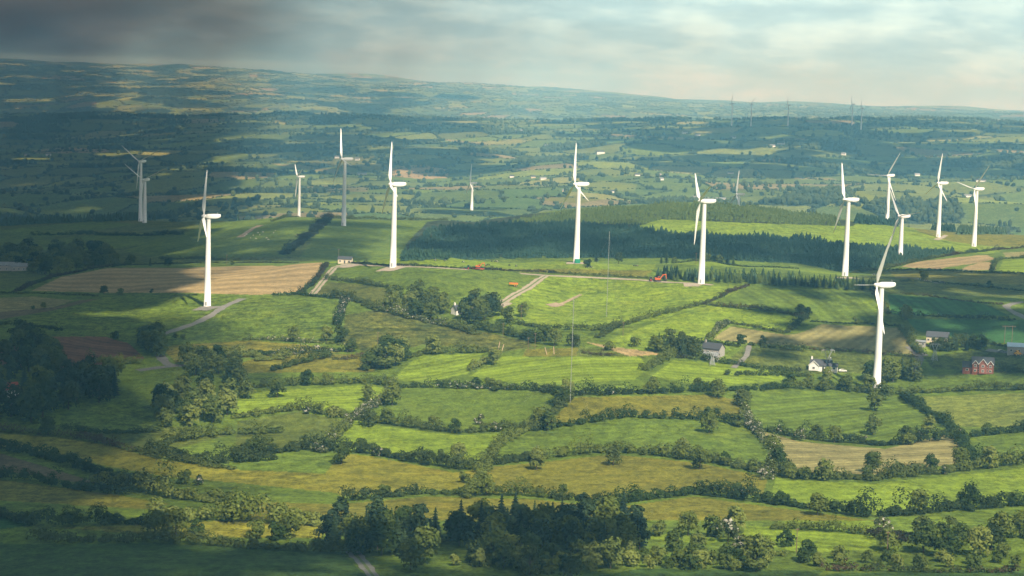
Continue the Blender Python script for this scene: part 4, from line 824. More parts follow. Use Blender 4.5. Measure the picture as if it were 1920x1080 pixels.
m = ~wd & (g.random(len(x)) < np.where(patch, .016, .0010))
clumps('far_scattered_trees', x[m], y[m], g.uniform(3, 5.5, m.sum()), g.uniform(6, 11, m.sum()), M_FAR, g)
y = np.sqrt(g.uniform(480 ** 2, 2300 ** 2, 150000)); x = y * g.choice([-1, 1], 150000) * g.uniform(.287, .60, 150000); bi, bj, de = cells(x, y)
m = (de < 3.2) & (g.random(len(x)) < .9); big = g.random(m.sum()) < .08
clumps('outer_hedgerows', x[m], y[m], np.where(big, g.uniform(2.5, 4.5, m.sum()), g.uniform(1.1, 2.0, m.sum())), np.where(big, g.uniform(6, 10, m.sum()), g.uniform(1.5, 3.2, m.sum())), M_FAR, g)
x, y = scatter(260000, 6900, 14500, g); bi, bj, de = cells(x, y); wd = is_wood(bi, bj, y)
m = ((de < 8) & (g.random(len(x)) < .7)) | (wd & (g.random(len(x)) < .25))
clumps('distant_woods_and_hedges', x[m], y[m], g.uniform(6, 11, m.sum()), g.uniform(3, 6.5, m.sum()), M_FAR, g)
print('TREES', COUNT)
# ------------------------------------------------------------------ wind turbines
RB, OVER = 29.5, 3.1
def blade_mesh(pitch):
    V, Fq = [], []; st = [(.6, .95, .95, 0), (2.2, 1.0, .9, 4), (4.2, 1.9, .62, 13), (6.0, 2.35, .48, 12), (9, 2.1, .38, 9), (14, 1.65, .28, 6), (20, 1.2, .19, 3.5), (25.5, .85, .12, 2), (28.5, .55, .07, 1), (29.5, .12, .03, 1)]
    k = 14
    for r, c, th_, tw in st:
        for i in range(k):
            a = 2 * math.pi * i / k; xx = math.cos(a) * c * .5 + c * .18 * (c > 1.02); yy_ = math.sin(a) * th_ * .5 * (1 if math.cos(a) > -.2 else .75 if c > 1.02 else 1)
            t = R_(-(tw * .6 + pitch)); V.append((yy_ * math.cos(t) + xx * math.sin(t), xx * math.cos(t) - yy_ * math.sin(t), r))
    n = len(st)
    Fq = [(j * k + i, j * k + (i + 1) % k, (j + 1) * k + (i + 1) % k, (j + 1) * k + i) for j in range(n - 1) for i in range(k)]
    return np_mesh('blade', np.array(V), np.array(Fq), M_WHITE2, True)
BLADES = (blade_mesh(74), blade_mesh(80))
def nacelle_mesh():
    bm = bmesh.new(); rings = [(-1.7, 1.0, 1.0, .0), (-1.2, 1.35, 1.3, .05), (0, 1.55, 1.55, .1), (4.5, 1.55, 1.55, .15), (6.2, 1.45, 1.3, .35), (7.3, 1.2, .95, .55), (7.5, .9, .6, .6)]
    vs = []
    for x, hw, hh, dz in rings:
        ring = []
        for i in range(24):
            a = 2 * math.pi * i / 24; c, s = math.cos(a), math.sin(a); e = .45
            ring.append(bm.verts.new((x, math.copysign(abs(c) ** e, c) * hw, math.copysign(abs(s) ** e, s) * hh + dz)))
        vs.append(ring)
    for r0, r1 in zip(vs, vs[1:]):
        for i in range(24): bm.faces.new((r0[i], r0[(i + 1) % 24], r1[(i + 1) % 24], r1[i]))
    bm.faces.new(vs[0][::-1]); bm.faces.new(vs[-1]); bmesh.ops.recalc_face_normals(bm, faces=bm.faces[:])
    me = bpy.data.meshes.new('nacelle'); bm.to_mesh(me); bm.free(); me.materials.append(M_WHITE)
    me.polygons.foreach_set('use_smooth', np.ones(len(me.polygons), bool)); me.set_sharp_from_angle(angle=R_(50)); return me
NAC = nacelle_mesh()
def hub_mesh():
    prof = [(1.25, .0), (1.3, .7), (1.25, 1.4), (1.0, 2.1), (.6, 2.6), (.2, 2.85), (0.02, 2.9)]; k = 20
    V = [(-x, r * math.cos(2 * math.pi * i / k), r * math.sin(2 * math.pi * i / k)) for r, x in prof for i in range(k)]
    Fq = [(j * k + i, j * k + (i + 1) % k, (j + 1) * k + (i + 1) % k, (j + 1) * k + i) for j in range(len(prof) - 1) for i in range(k)]
    return np_mesh('hub', np.array(V), np.array(Fq), M_WHITE2, True)
HUB = hub_mesh()
def mast_mesh():
    mb = MB(); mb.rod((5.6, .5, 1.7), (5.6, .5, 3.0), .06); mb.rod((5.6, -.5, 1.7), (5.6, -.5, 2.8), .06); mb.rod((5.6, .1, 2.8), (5.6, .9, 2.8), .05); return mb.mesh('wind_vane', M_GALV)
VANE = mast_mesh()
def turbine(label, hubpx, D, phi, hx, base_green=False, parts=True, group='wind turbines'):
    u, s = uv_s(*hubpx); x, y, z = float(u * D), float(D), ZC + float(s * D)
    al = math.asin(hx) - math.atan(x / y)
    rx, ry = x + OVER * math.cos(al), y + OVER * math.sin(al)
    g0 = gz(rx, ry); H = z - g0 - .3
    t = empty('wind_turbine', (rx, ry, g0), al, label, 'wind turbine', group)
    k = 36; prof = [(2.35, -2.5), (2.35, .35), (2.2, .4)] + [(2.2 - .95 * f, .4 + (H - 2.0) * f) for f in (.33, .333, .66, .663, 1)]
    prof = [(r - (.012 if i in (4, 6) else 0), zz) for i, (r, zz) in enumerate(prof)]
    V = [(r * math.cos(2 * math.pi * i / k), r * math.sin(2 * math.pi * i / k), zz) for r, zz in prof for i in range(k)]
    Fq = [(j * k + i, j * k + (i + 1) % k, (j + 1) * k + (i + 1) % k, (j + 1) * k + i) for j in range(len(prof) - 1) for i in range(k)]
    tw = link_mesh('tower', np_mesh('tower', np.array(V), np.array(Fq), M_WHITE, True), t)
    n = link_mesh('nacelle', NAC, t, (0, 0, H))
    if parts:
        link_mesh('wind_vane', VANE, n)
        dr = MB().box((math.sin(-al - .25) * 2.2, -math.cos(-al - .25) * 2.2, 1.7), (1.1, .25, 2.6), Matrix.Rotation(-al - .25, 3, 'Z'), bev=.04).build('door', M_GREEN if base_green else M_GALV, t)
        if base_green: MB().box((math.sin(-al + .3) * 2.3, -math.cos(-al + .3) * 2.3 - .6, 1.5), (3.6, 1.6, 3.0), Matrix.Rotation(-al, 3, 'Z'), bev=.05).build('green_cabinet', M_GREEN, t)
    h = link_mesh('hub', HUB, t, (-1.7, 0, H)); tilt = Matrix.Rotation(R_(4), 4, 'Y')
    h.rotation_euler = (0, R_(4), 0)
    for q in range(3):
        b = link_mesh('blade', BLADES[hx > .5], t, (-1.7, 0, H)); a = R_(phi + 120 * q)
        # phi turns clockwise in the picture: up towards -y in local space
        b.matrix_local = Matrix.Translation((-1.7, 0, H)) @ tilt @ Matrix.Translation((-1.4, 0, 0)) @ Matrix.Rotation(a, 4, 'X')
    return t
T = [
 ('white turbine standing by the curved grey road in front of the stubble field', (382,405), 1200, -8, .10),
 ('white turbine on the gravel track right of the small cabin', (732,345), 1271, -17, .19),
 ('white turbine on the dark hilltop field left of the cabin', (641,298), 1729, -20, .33),
 ('small white turbine at the end of the hilltop conifer belt', (558,331), 2710, 5, .22),
 ('faint small turbine far behind the dark forest, left of centre', (882,343), 2880, -8, .22),
 ('tall central turbine with a green base on the lit pasture', (1078,345), 1340, -10, .38, True),
 ('white turbine beside the orange excavator and conifer belt', (1312.5,376.5), 1255, 6, .22),
 ('white turbine rising from the right end of the conifer belt', (1583.6,374), 1350, -29, .34),
 ('turbine with one blade level to the left, before the dark wood', (1664,329), 2030, 30, .75),
 ('turbine half hidden by hedge with a blade raised to the left', (1686,405), 1600, -40, .56),
 ('bright turbine on the lit rise with its lower blades spread wide', (1759,343), 1877, 4, .43),
 ('rightmost white turbine with two blades raised in a V', (1827,354), 1791, 40, .58),
 ('nearest and largest turbine, its tower crossing the hay field', (1643,533.6), 997, 24, .40),
 ('left of the twin turbines on the far lit knoll, standing higher', (261,302.5), 2021, -57, .78),
 ('right of the twin turbines on the far lit knoll, standing lower', (269,337), 1994, -57, .84),
 ('turbine mostly hidden behind the young conifer hilltop', (1381,364), 2350, 0, .25),
]
for a in T:
    lab, hp, D, ph, hx = a[:5]
    ph2 = ph if 'V' in lab or abs(ph) != 6 else ph
    turbine(lab, hp, D, ph2 + (180 if ph in (5, 6) else 0), hx, len(a) > 5)
for lab, hp, D, ph, hx in [('leftmost of the tiny turbines on the skyline', (1371.5,194), 5800, 12, .3), ('second tiny skyline turbine from the left, blades in a V', (1408,195), 5800, 45, .6), ('middle tiny turbine on the skyline', (1477,197), 5600, -10, .4), ('fourth tiny skyline turbine, left of the close pair', (1597,195), 5700, 100, .2), ('rightmost tiny skyline turbine', (1614.5,202.5), 5500, 0, .5)]:
    turbine(lab, hp, D, ph, hx, False, False, 'tiny turbines on the skyline')

# ------------------------------------------------------------------ buildings
def house(label, px, py, w, d, h, rh, rot, wall, roof, wins=4, chim=1, name='house', dmax=1450, detail=True, gables=None, door=True, wing=None, fall=0):
    """gabled house: w along local x, front faces local -y"""
    x, y = hit(px, py, dmax); o = empty(name, (x, y + d / 2, gz(x, y + d / 2) - fall), R_(rot) - math.atan(x / y), label, 'house' if 'house' in name or 'bungalow' in name or 'cottage' in name else 'building')
    mb = MB(); mb.box((0, 0, h / 2 - .75), (w, d, h + 1.5)); e = .004
    mb.prism([(-d / 2, h + e), (d / 2, h + e), (0, h + rh)], -w / 2, w / 2, 'x'); mb.build('wall', wall, o)
    t = .22; ov = .35; k = rh / (d / 2)
    mb = MB(); mb.prism([(-d / 2 - ov, h - ov * k + .02), (0, h + rh + .02), (d / 2 + ov, h - ov * k + .02), (d / 2 + ov, h - ov * k + t), (0, h + rh + t + .05), (-d / 2 - ov, h - ov * k + t)], -w / 2 - ov, w / 2 + ov, 'x'); rf = mb.build('roof', roof, o)
    for i in range(chim):
        cxp = (-w / 2 + .7) if i == 0 else (w / 2 - .7) if i == 1 else 0
        MB().box((cxp, 0, h + rh + .35), (.9, .7, 1.9)).box((cxp - .2, 0, h + rh + 1.45), (.28, .28, .5)).box((cxp + .2, 0, h + rh + 1.45), (.28, .28, .5)).build('chimney', wall if chim != 3 else M_BRICK, rf)
    if detail:
        n = wins; rows_ = 1 if h < 4 else 2
        for r in range(rows_):
            for i in range(n):
                wx = -w / 2 + w * (i + .5) / n
                if r == 0 and door and i == n // 2:
                    MB().box((wx, -d / 2 - .02, 1.05), (1.0, .12, 2.1), bev=.02).build('door', M_RED if wall is M_BRICK else M_SLATE, o); continue
                wf = MB().box((wx, -d / 2 - .01, 1.5 + 2.6 * r), (1.35, .14, 1.35), bev=.02).build('window', M_TRIM, o)
                MB().box((wx - .3, -d / 2 - .05, 1.5 + 2.6 * r), (.52, .12, 1.12)).box((wx + .3, -d / 2 - .05, 1.5 + 2.6 * r), (.52, .12, 1.12)).build('pane', M_GLASS, wf)
    for gx, gw, gd, gh, grh in (gables or []):       # front gables: (x, width, depth out, eaves height, rise)
        mb = MB(); y0 = -d / 2 - gd; mb.prism([(gx - gw / 2, .0), (gx + gw / 2, .0), (gx + gw / 2, gh), (gx, gh + grh), (gx - gw / 2, gh)], y0, .0); gb = mb.build('front_gable', wall, o)
        mb = MB(); mb.prism([(gx - gw / 2 - .3, gh - .3 * grh / gw * 2 + .03), (gx, gh + grh + .03), (gx + gw / 2 + .3, gh - .3 * grh / gw * 2 + .03), (gx + gw / 2 + .3, gh + .2), (gx, gh + grh + .3), (gx - gw / 2 - .3, gh + .2)], y0 - .3, 0.1); mb.build('gable_roof', roof, gb)
        mb = MB()
        for sgn in (-1, 1): mb.rod((gx + sgn * (gw / 2 + .35), y0 - .34, gh - .15), (gx, y0 - .34, gh + grh + .12), .14, seg=6)
        mb.build('bargeboard', M_TRIM, gb)
        for wz in ([1.5, 4.1] if gh > 4 else [1.5]):
            wf = MB().box((gx, y0 - .02, wz), (1.4, .12, 1.4), bev=.02).build('window', M_TRIM, gb); MB().box((gx - .3, y0 - .06, wz), (.52, .1, 1.15)).box((gx + .3, y0 - .06, wz), (.52, .1, 1.15)).build('pane', M_GLASS, wf)
    if wing:                                        # lower wing: (x centre, width, depth, height, rise)
        wx, ww, wd_, wh, wr = wing; mb = MB(); mb.box((wx, .3, wh / 2 - .6), (ww, wd_, wh + 1.2)); mb.prism([(.3 - wd_ / 2, wh + e), (.3 + wd_ / 2, wh + e), (.3, wh + wr)], wx - ww / 2, wx + ww / 2, 'x'); wg = mb.build('wing', wall, o)
        kk = wr / (wd_ / 2); mb = MB(); mb.prism([(.3 - wd_ / 2 - ov, wh - ov * kk + .02), (.3, wh + wr + .02), (.3 + wd_ / 2 + ov, wh - ov * kk + .02), (.3 + wd_ / 2 + ov, wh - ov * kk + t), (.3, wh + wr + t), (.3 - wd_ / 2 - ov, wh - ov * kk + t)], wx - ww / 2 - .3, wx + ww / 2 + .3, 'x'); mb.build('wing_roof', roof, wg)
        wf = MB().box((wx, .3 - wd_ / 2 - .02, 1.5), (1.4, .14, 1.3), bev=.02).build('window', M_TRIM, wg); MB().box((wx, .3 - wd_ / 2 - .06, 1.5), (1.1, .12, 1.05)).build('pane', M_GLASS, wf)
    return o
cb = house('small pale cabin with grey roof at the head of the gravel track', 647, 494, 9.6, 4.5, 3.0, 1.5, -14, M_CREAM, M_SLATE, 3, 0, 'cabin', dmax=1380)
house('white gabled cottage with grey roof among the trees', 858, 590, 6.5, 5.2, 3.0, 2.6, 40, M_RENDER, M_SLATE, 2, 1, 'cottage', fall=.4)
house('red tiled lean-to shed beside the white cottage', 868, 586, 4.5, 4, 2.2, 1.2, 10, M_RENDER, M_REDROOF, 2, 0, 'shed', door=False)
house('grey stone house with slate roof behind the lit hedge', 1338, 668, 11, 6.5, 3.6, 2.6, -28, M_PEBBLE, M_SLATE, 4, 1, 'house', door=True)
house('grey roofed byre in front of the grey stone house', 1334, 676, 8, 5, 2.2, 1.4, -15, M_PEBBLE, M_GREYROOF, 3, 0, 'shed')
house('white bungalow with front gable, dark roof and pylon behind', 1541, 697, 11.5, 7.5, 2.8, 2.8, -4, M_RENDER, M_SLATE, 4, 2, 'bungalow', gables=[(-3.6, 5.2, 1.2, 2.9, 2.4)], wing=(7.2, 3.4, 5.5, 2.4, 1.6))
house('long cream house with slate roof behind the dark trees', 1760, 644, 12.5, 6.5, 3.4, 2.5, -3, M_CREAM, M_SLATE, 5, 0, 'house')
house('pale garage beside the lane left of the cream house', 1728, 651, 5.5, 5, 2.6, .6, -5, M_PEBBLE, M_GREYROOF, 2, 0, 'garage', door=False)
house('large red brick house with three white edged front gables', 1845, 702, 11.5, 8, 5.4, 3.0, 2, M_BRICK, M_SLATE, 5, 0, 'house', gables=[(-4.0, 2.8, .25, 5.0, 1.9), (0, 4.2, 1.0, 5.0, 2.8), (4.0, 2.8, .25, 5.0, 1.9)], wing=(-8.2, 4.8, 6.5, 3.0, 2.6), door=False)
house('long shed with pale blue roof at the right edge', 1921, 664, 17, 8, 3.6, 1.6, 2, M_PEBBLE, M_BLUEROOF, 4, 0, 'shed', door=False)
house('pale house in the dark wood at the left edge', 14, 748, 8, 6.5, 4.6, 2.8, 20, M_RENDER, M_REDROOF, 3, 1, 'house')
house('long grey farm shed at the far left edge', 8, 508, 22, 10, 4, 2.2, 4, M_PEBBLE, M_GREYROOF, 5, 0, 'farm_shed', dmax=1700, door=False)
house('lower farm shed right of the long grey one', 36, 508, 14, 9, 3.4, 2.0, 4, M_PEBBLE, M_GREYROOF, 4, 0, 'farm_shed', dmax=1750, door=False)
house('small white hut among the bottom plantation trees', 985, 1040, 4, 3.5, 2.4, 1.2, 20, M_RENDER, M_SLATE, 2, 0, 'hut', dmax=900)
# far houses: white specks in the valley, each with walls and roof
FARH = [
 (1352,377,30,14,6,3,'big pale farm building just above the young conifer hilltop','c'), (1303,374,16,9,5,4,'white house left of the big pale farm building','w'), (1325,375,12,8,4,3,'smaller house between the white house and big farm building','w'),
 (1125,289,24,10,6,3,'long white farmhouse far above the central rotor','w'), (1195,330,14,8,4,3,'white house on the far slope right of the central turbine','w'), (1060,360,16,8,4,3,'cream house just left of the central nacelle','c'), (1018,337,18,8,4,3,'white house left of the central turbine, far off','w'), (1000,334,12,8,4,3,'house left of the white one near the central turbine','c'),
 (1027,277,20,9,5,3,'white farm far left of the long farmhouse','w'), (1052,275,12,8,4,3,'small white barn right of the far white farm','w'), (960,333,12,8,4,3,'lone pale house left of the far group','w'), (1563,376,20,9,4,2.5,'white sided barn behind the conifer belt turbine','w'),
 (1815,370,22,9,4,3,'white house behind the rightmost rotors','w'), (1840,341,26,10,4,3,'pale farm above the rightmost turbine','w'), (1448,276,16,9,4,3,'white house on the shaded slope right of centre','w'), (1285,251,16,9,4,3,'white house high on the far slope','w'), (1308,255,14,9,4,3,'pale house below the one high on the far slope','w'), (1375,260,14,9,4,3,'pale house near the skyline turbines','w'),
 (1465,271,20,9,4,3,'white farm shed on the shaded slope','w'), (1582,291,12,8,4,3,'white speck of a house above the tall blade','w'), (973,248,20,10,4,3,'pale farm far left on the plateau','w'), (1080,270,14,9,4,3,'white bungalow on the far slope left','w'),
 (678,328,26,10,4,3,'pale grey farm right of the hilltop turbine rotor','w'), (632,297,14,8,4,3,'white house right behind the hilltop rotor','w'), (748,307,12,8,4,3,'white house right of the track turbine blade','w'), (670,301,12,8,4,3,'white house far right of the hilltop rotor','w'), (90,292,14,9,4,3,'pale house far off at the left','w'), (50,293,14,9,4,3,'pale barn far off at the far left','c'), (425,320,12,8,4,3,'pale cottage behind the first rotor','w'),
 (1240,338,12,8,4,3,'pale house on the lit slope left of the excavator turbine','w'), (1235,330,14,8,4,3,'upper pale house on the lit slope left of the excavator turbine','c'), (1720,330,14,8,4,3,'pale house behind the lit right slope','w'), (1370,326,16,8,3.5,2,'white roofed shed above the big farm building','w'), (1148,361,10,7,4,3,'white cottage right of the central rotor','w'),
]
for px, py, w, d, h, rh, lab, c in FARH:
    k_ = np.clip(hit(px, py, 7000)[1] / 4200, .5, 1.4); w, d, h, rh = w * k_ * .8, d * k_ * .8, max(2.6, h * k_ * .8), rh * k_ * .8
    house(lab, px, py, w, d, h, rh, G.uniform(-30, 30), M_RENDER if c == 'w' else M_CREAM, G.choice([M_SLATE, M_GREYROOF, M_GREYROOF]), 3, 0, 'farmhouse', dmax=7000, detail=False)

# ------------------------------------------------------------------ masts, poles and pylons
def met_mast(label, px, py, top, dmax=1450):
    x, y = hit(px, py, dmax); z = gz(x, y); u, s = uv_s(*top); H = ZC + float(s) * y - z
    o = empty('met_mast', (x, y, z), .4, label, 'mast'); mb = MB(); r = .15
    c = [(r * math.cos(a), r * math.sin(a)) for a in (0, 2.094, 4.189)]
    for p in c: mb.rod((*p, -.5), (*p, H), .045, seg=5)
    n = int(H / 1.5)
    for i in range(n):
        for k in range(3): mb.rod((*c[k], H * i / n), (*c[(k + 1) % 3], H * (i + 1) / n), .022, seg=4)
    mb.build('lattice', M_GALV, o); mb = MB(); rr = H * .45
    for k in range(3):
        a = 2.094 * k + .5; bx, by = rr * math.cos(a), rr * math.sin(a); bz = gz(x + bx * math.cos(.4) - by * math.sin(.4), y + bx * math.sin(.4) + by * math.cos(.4)) - z
        for f in (.35, .65, .95): mb.rod((0, 0, H * f), (bx, by, bz), .012, seg=3)
    mb.build('guy_wires', M_GALV, o); mb = MB()
    for f in (.6, .98): mb.rod((-.9, 0, H * f), (.9, 0, H * f), .03, seg=5); mb.rod((-.9, 0, H * f), (-.9, 0, H * f + .6), .05, seg=6)
    mb.build('wind_sensor', M_DARK, o); return o
met_mast('slim lattice mast on the big lit field right of the central turbine', 1137, 594, (1145, 434))
met_mast('tall slim mast rising from the bright field below the lane', 1069, 755, (1069, 561), 1100)
def pole(label, px, py, h, mat=None, r=.14, lean=0, arm=True, dmax=1450, group=None, name='utility_pole'):
    x, y = hit(px, py, dmax); o = empty(name, (x, y, gz(x, y)), .5, label, 'pole', group)
    MB().rod((0, 0, -.6), (lean, 0, h), r, r * .75).build('shaft', mat or M_WOOD, o)
    if arm: MB().box((lean, 0, h - .35), (1.6, .12, .14)).rod((lean - .65, 0, h - .28), (lean - .65, 0, h), .05).rod((lean + .65, 0, h - .28), (lean + .65, 0, h), .05).build('crossarm', mat or M_WOOD, o)
    return o
for px, py, h, lb in [(943,632,8,'wooden pole in the rough field left of the lane'), (1168,630,8,'wooden pole beside the hedge below the lit field'), (977,600,9,'wooden pole right of the cottage wood'), (885,604,9,'wooden pole in front of the cottage wood'), (708,652,9,'wooden pole behind the large pale tree'), (990,660,8,'dark pole at the brushy bank'), (1003,655,9,'second dark pole at the brushy bank'),
                     (425,496,8,'thin pole on the far edge of the stubble field'), (635,479,9,'pole standing behind the small cabin'), (1493,1036,8,'pole in the bottom right field'), (1663,1042,8,'pole by the tree below the bracken bank'), (1305,495,8,'pole beyond the pasture strip')]:
    pole(lb, px, py, h)
for px, py, lean, lb in [(940,660,1.4,'left of two leaning pale timbers by the brushy bank'), (934,655,.9,'right of two leaning pale timbers by the brushy bank'), (1026,665,-1.6,'left of two pale posts above the bright field'), (1039,664,-.5,'right of two pale posts above the bright field')]:
    pole(lb, px, py, 4.2, M_PINK, .22, lean, False, name='timber_post')
def hframe(label, px, py, h):
    x, y = hit(px, py); o = empty('power_pole', (x, y, gz(x, y)), .1, label, 'pole')
    for k in (-2.2, 2.2): MB().rod((k, 0, -.5), (k, 0, h), .19, .15).build('leg', M_WOOD, o)
    MB().box((0, 0, h - .3), (8, .16, .2)).rod((-3.6, 0, h - .3), (-3.6, 0, h - 1.2), .07).rod((0, 0, h - .3), (0, 0, h - 1.2), .07).rod((3.6, 0, h - .3), (3.6, 0, h - 1.2), .07).build('crossarm', M_WOOD, o)
hframe('twin legged wooden power pole left of the blue roofed shed', 1890, 643, 10)
def pylon(label, px, py, h, w):
    x, y = hit(px, py); o = empty('pylon', (x, y, gz(x, y)), .15, label, 'pylon'); mb = MB(); nk = h * .62
    def leg(z): return 1.5 - (1.5 - .55) * min(z / nk, 1)
    for sx_ in (-1, 1):
        for sy_ in (-1, 1):
            mb.rod((sx_ * 1.5, sy_ * 1.5, -.5), (sx_ * .55, sy_ * .55, nk), .09, seg=4)
    n = 6
    for i in range(n):
        z0, z1 = nk * i / n, nk * (i + 1) / n; a, b = leg(z0), leg(z1)
        for sx_, sy_, tx, ty in ((-1, -1, 1, -1), (1, -1, 1, 1), (1, 1, -1, 1), (-1, 1, -1, -1)):
            mb.rod((sx_ * a, sy_ * a, z0), (tx * b, ty * b, z1), .05, seg=4); mb.rod((tx * a, ty * a, z0), (sx_ * b, sy_ * b, z1), .05, seg=4)
    mb.build('lattice_body', M_GALV, o); mb = MB()
    for s_ in (-1, 1):
        for d_ in (-.4, .4): mb.rod((s_ * .45, d_, nk), (s_ * w * .30, d_, h), .08, seg=4)
        mb.rod((s_ * .2, 0, nk), (s_ * w * .22, 0, h), .06, seg=4)
    mb.rod((-w / 2, 0, h), (w / 2, 0, h), .09, seg=4); mb.rod((-w * .4, 0, h + .6), (w * .4, 0, h + .6), .07, seg=4)
    for i in range(9): mb.rod((-w / 2 + w * i / 8, 0, h), (-w * .4 + w * .8 * (i + .5) / 9, 0, h + .6), .05, seg=4)
    mb.build('head_frame', M_GALV, o); mb = MB()
    for k in (-.48, 0, .48): mb.rod((w * k, 0, h), (w * k, 0, h - 1.4), .09, seg=6)
    mb.build('insulator', M_GALV, o)
pylon('lattice pylon with V shaped head behind the white bungalow', 1551, 696, 11.5, 7.5)
pylon('lattice pylon beside the lane before the cream house', 1752, 676, 9, 6)
pylon('lattice pylon on the lit slope below the grey house', 1335, 684, 6.5, 5)

# ------------------------------------------------------------------ machines
def wheel(parent, x, y, z, r, w, rim=M_YELLOW):
    tm = MB().rod((x, y - w / 2, z), (x, y + w / 2, z), r, seg=18); wh = tm.build('wheel', M_TYRE, parent, True)
    MB().rod((x, y - w / 2 - .03, z), (x, y + w / 2 + .03, z), r * .5, seg=12).build('rim', rim, wh, True)
def excavator(label, px, py, rot, dmax=1420, s=1.0, zoff=0, pos=None):
    x, y = pos or hit(px, py, dmax); o = empty('excavator', (x, y, gz(x, y) + zoff), R_(rot), label, 'excavator'); o.scale = (s, s, s)
    for k in (-1.1, 1.1):
        mb = MB(); mb.prism([(-2, .45), (-1.7, .05), (1.7, .05), (2, .45), (1.8, .9), (-1.8, .9)], k - .28, k + .28); mb.build('crawler_track', M_DARK, o)
    MB().box((0, 0, .75), (1.6, 1.7, .5)).build('undercarriage', M_DARK, o)
    MB().box((-.5, 0, 1.65), (3.4, 2.5, 1.1), bev=.12).box((-1.7, 0, 2.3), (1.2, 2.3, .5), bev=.1).build('body', M_ORANGE, o)
    cab_ = MB().box((.55, .75, 2.5), (1.5, 1.0, 1.5), taper=.9, bev=.08).build('cab', M_ORANGE, o)
    MB().box((.6, .75, 2.65), (1.54, .7, .9), taper=.92).box((.6, .75, 2.65), (1.0, 1.04, .9), taper=.92).build('window', M_GLASS, cab_)
    mb = MB(); mb.prism([(.9, 1.7), (1.3, 1.6), (3.0, 4.1), (4.9, 4.5), (4.9, 4.95), (2.7, 4.65)], -.35, .05); mb.build('boom', M_ORANGE, o)
    mb = MB(); mb.prism([(4.5, 5.1), (5.0, 5.05), (5.35, 2.0), (5.05, 1.9)], -.3, .0); mb.build('stick', M_ORANGE, o)
    mb = MB(); mb.prism([(4.9, 2.0), (5.5, 1.9), (5.5, 1.0), (4.9, .6), (4.2, .8), (4.4, 1.3)], -.65, .35); mb.build('bucket', M_DARK, o)
    return o
def tractor(label, px, py, rot, mat, dmax=1420):
    x, y = hit(px, py, dmax); o = empty('tractor', (x, y, gz(x, y)), R_(rot), label, 'tractor')
    MB().box((1.2, 0, 1.35), (2.4, .9, .9), bev=.1).box((-.6, 0, 1.0), (1.8, .8, .7), bev=.05).build('body', mat, o)
    c = MB().box((-.7, 0, 2.25), (1.6, 1.5, 1.4), taper=.9, bev=.06).build('cab', mat, o)
    MB().box((-.7, 0, 2.3), (1.64, 1.2, .95), taper=.92).box((-.7, 0, 2.3), (1.2, 1.54, .95), taper=.92).build('window', M_GLASS, c)
    MB().rod((1.6, .3, 1.7), (1.6, .3, 2.9), .07).build('exhaust_pipe', M_DARK, o)
    for yy_ in (-.95, .95): wheel(o, -.8, yy_, .85, .85, .5, M_RED); wheel(o, 1.8, yy_ * .9, .55, .55, .4, M_RED)
    return o
excavator('orange excavator parked on the track left of the tower', 1234, 528, 5, s=1.05)
tractor('dark tractor standing just left of the orange excavator', 1222, 527, 8, M_DARK)
tractor('green tractor with red wheels hitched to the low loader', 876, 505, 178, M_TGREEN)
x0, y0 = hit(896, 506, 1420); lo = empty('low_loader', (x0, y0, gz(x0, y0)), R_(-4), 'red low loader trailer carrying an excavator on the crest track', 'trailer')
MB().box((.3, 0, .85), (8.0, 2.5, .28), bev=.04).box((-4.3, 0, 1.25), (1.4, 1.4, .25)).build('bed', M_RED, lo); MB().rod((-6.2, 0, .8), (-4.8, 0, 1.2), .1).build('drawbar', M_RED, lo)
for yy_ in (-1.1, 1.1): wheel(lo, 2.2, yy_, .42, .42, .35); wheel(lo, 3.2, yy_, .42, .42, .35)
excavator('orange excavator riding on the red low loader', 0, 0, -4, s=.82, zoff=.99, pos=(x0 + .3, y0))
x0, y0 = hit(963, 537, 1420); tr = empty('farm_trailer', (x0, y0, gz(x0, y0)), R_(-3), 'orange and yellow farm trailer on the meadow by the brown hedge', 'trailer')
MB().box((0, 0, 1.75), (5.6, 2.3, .8)).build('body', M_YELLOW, tr); MB().box((0, -1.17, 2.05), (5.7, .1, .5)).box((0, 1.17, 2.05), (5.7, .1, .5)).box((-2.83, 0, 2.05), (.1, 2.3, .5)).build('side_board', M_ORANGE, tr); MB().box((0, 0, 1.2), (5.2, 1.0, .25)).rod((-4, 0, .9), (-2.6, 0, 1.1), .08).build('chassis', M_DARK, tr)
for yy_ in (-.95, .95): wheel(tr, .8, yy_, .55, .55, .35); wheel(tr, 1.9, yy_, .55, .55, .35)
tractor('red machine parked behind the twin turbines', 243, 399, 20, M_RED, 2150)
x0, y0 = hit(1908, 667); dg = empty('yellow_digger', (x0, y0, gz(x0, y0)), R_(5), 'yellow loader parked under the blue roofed shed', 'loader')
MB().box((0, 0, 1.3), (3.6, 1.7, 1.0), bev=.1).build('body', M_YELLOW, dg); c = MB().box((-.3, 0, 2.4), (1.5, 1.5, 1.3), taper=.9, bev=.06).build('cab', M_YELLOW, dg); MB().box((-.3, 0, 2.45), (1.54, 1.2, .8), taper=.92).build('window', M_GLASS, c)
mb = MB()
for k in (-.6, .6): mb.rod((1.0, k, 1.6), (2.6, k, .8), .12)
mb.build('loader_arm', M_YELLOW, dg); MB().prism([(2.5, .2), (3.3, .2), (2.7, 1.0)], -1.0, 1.0).build('bucket', M_DARK, dg)
for yy_ in (-.85, .85): wheel(dg, -1.1, yy_, .65, .65, .4); wheel(dg, 1.1, yy_, .55, .55, .4)
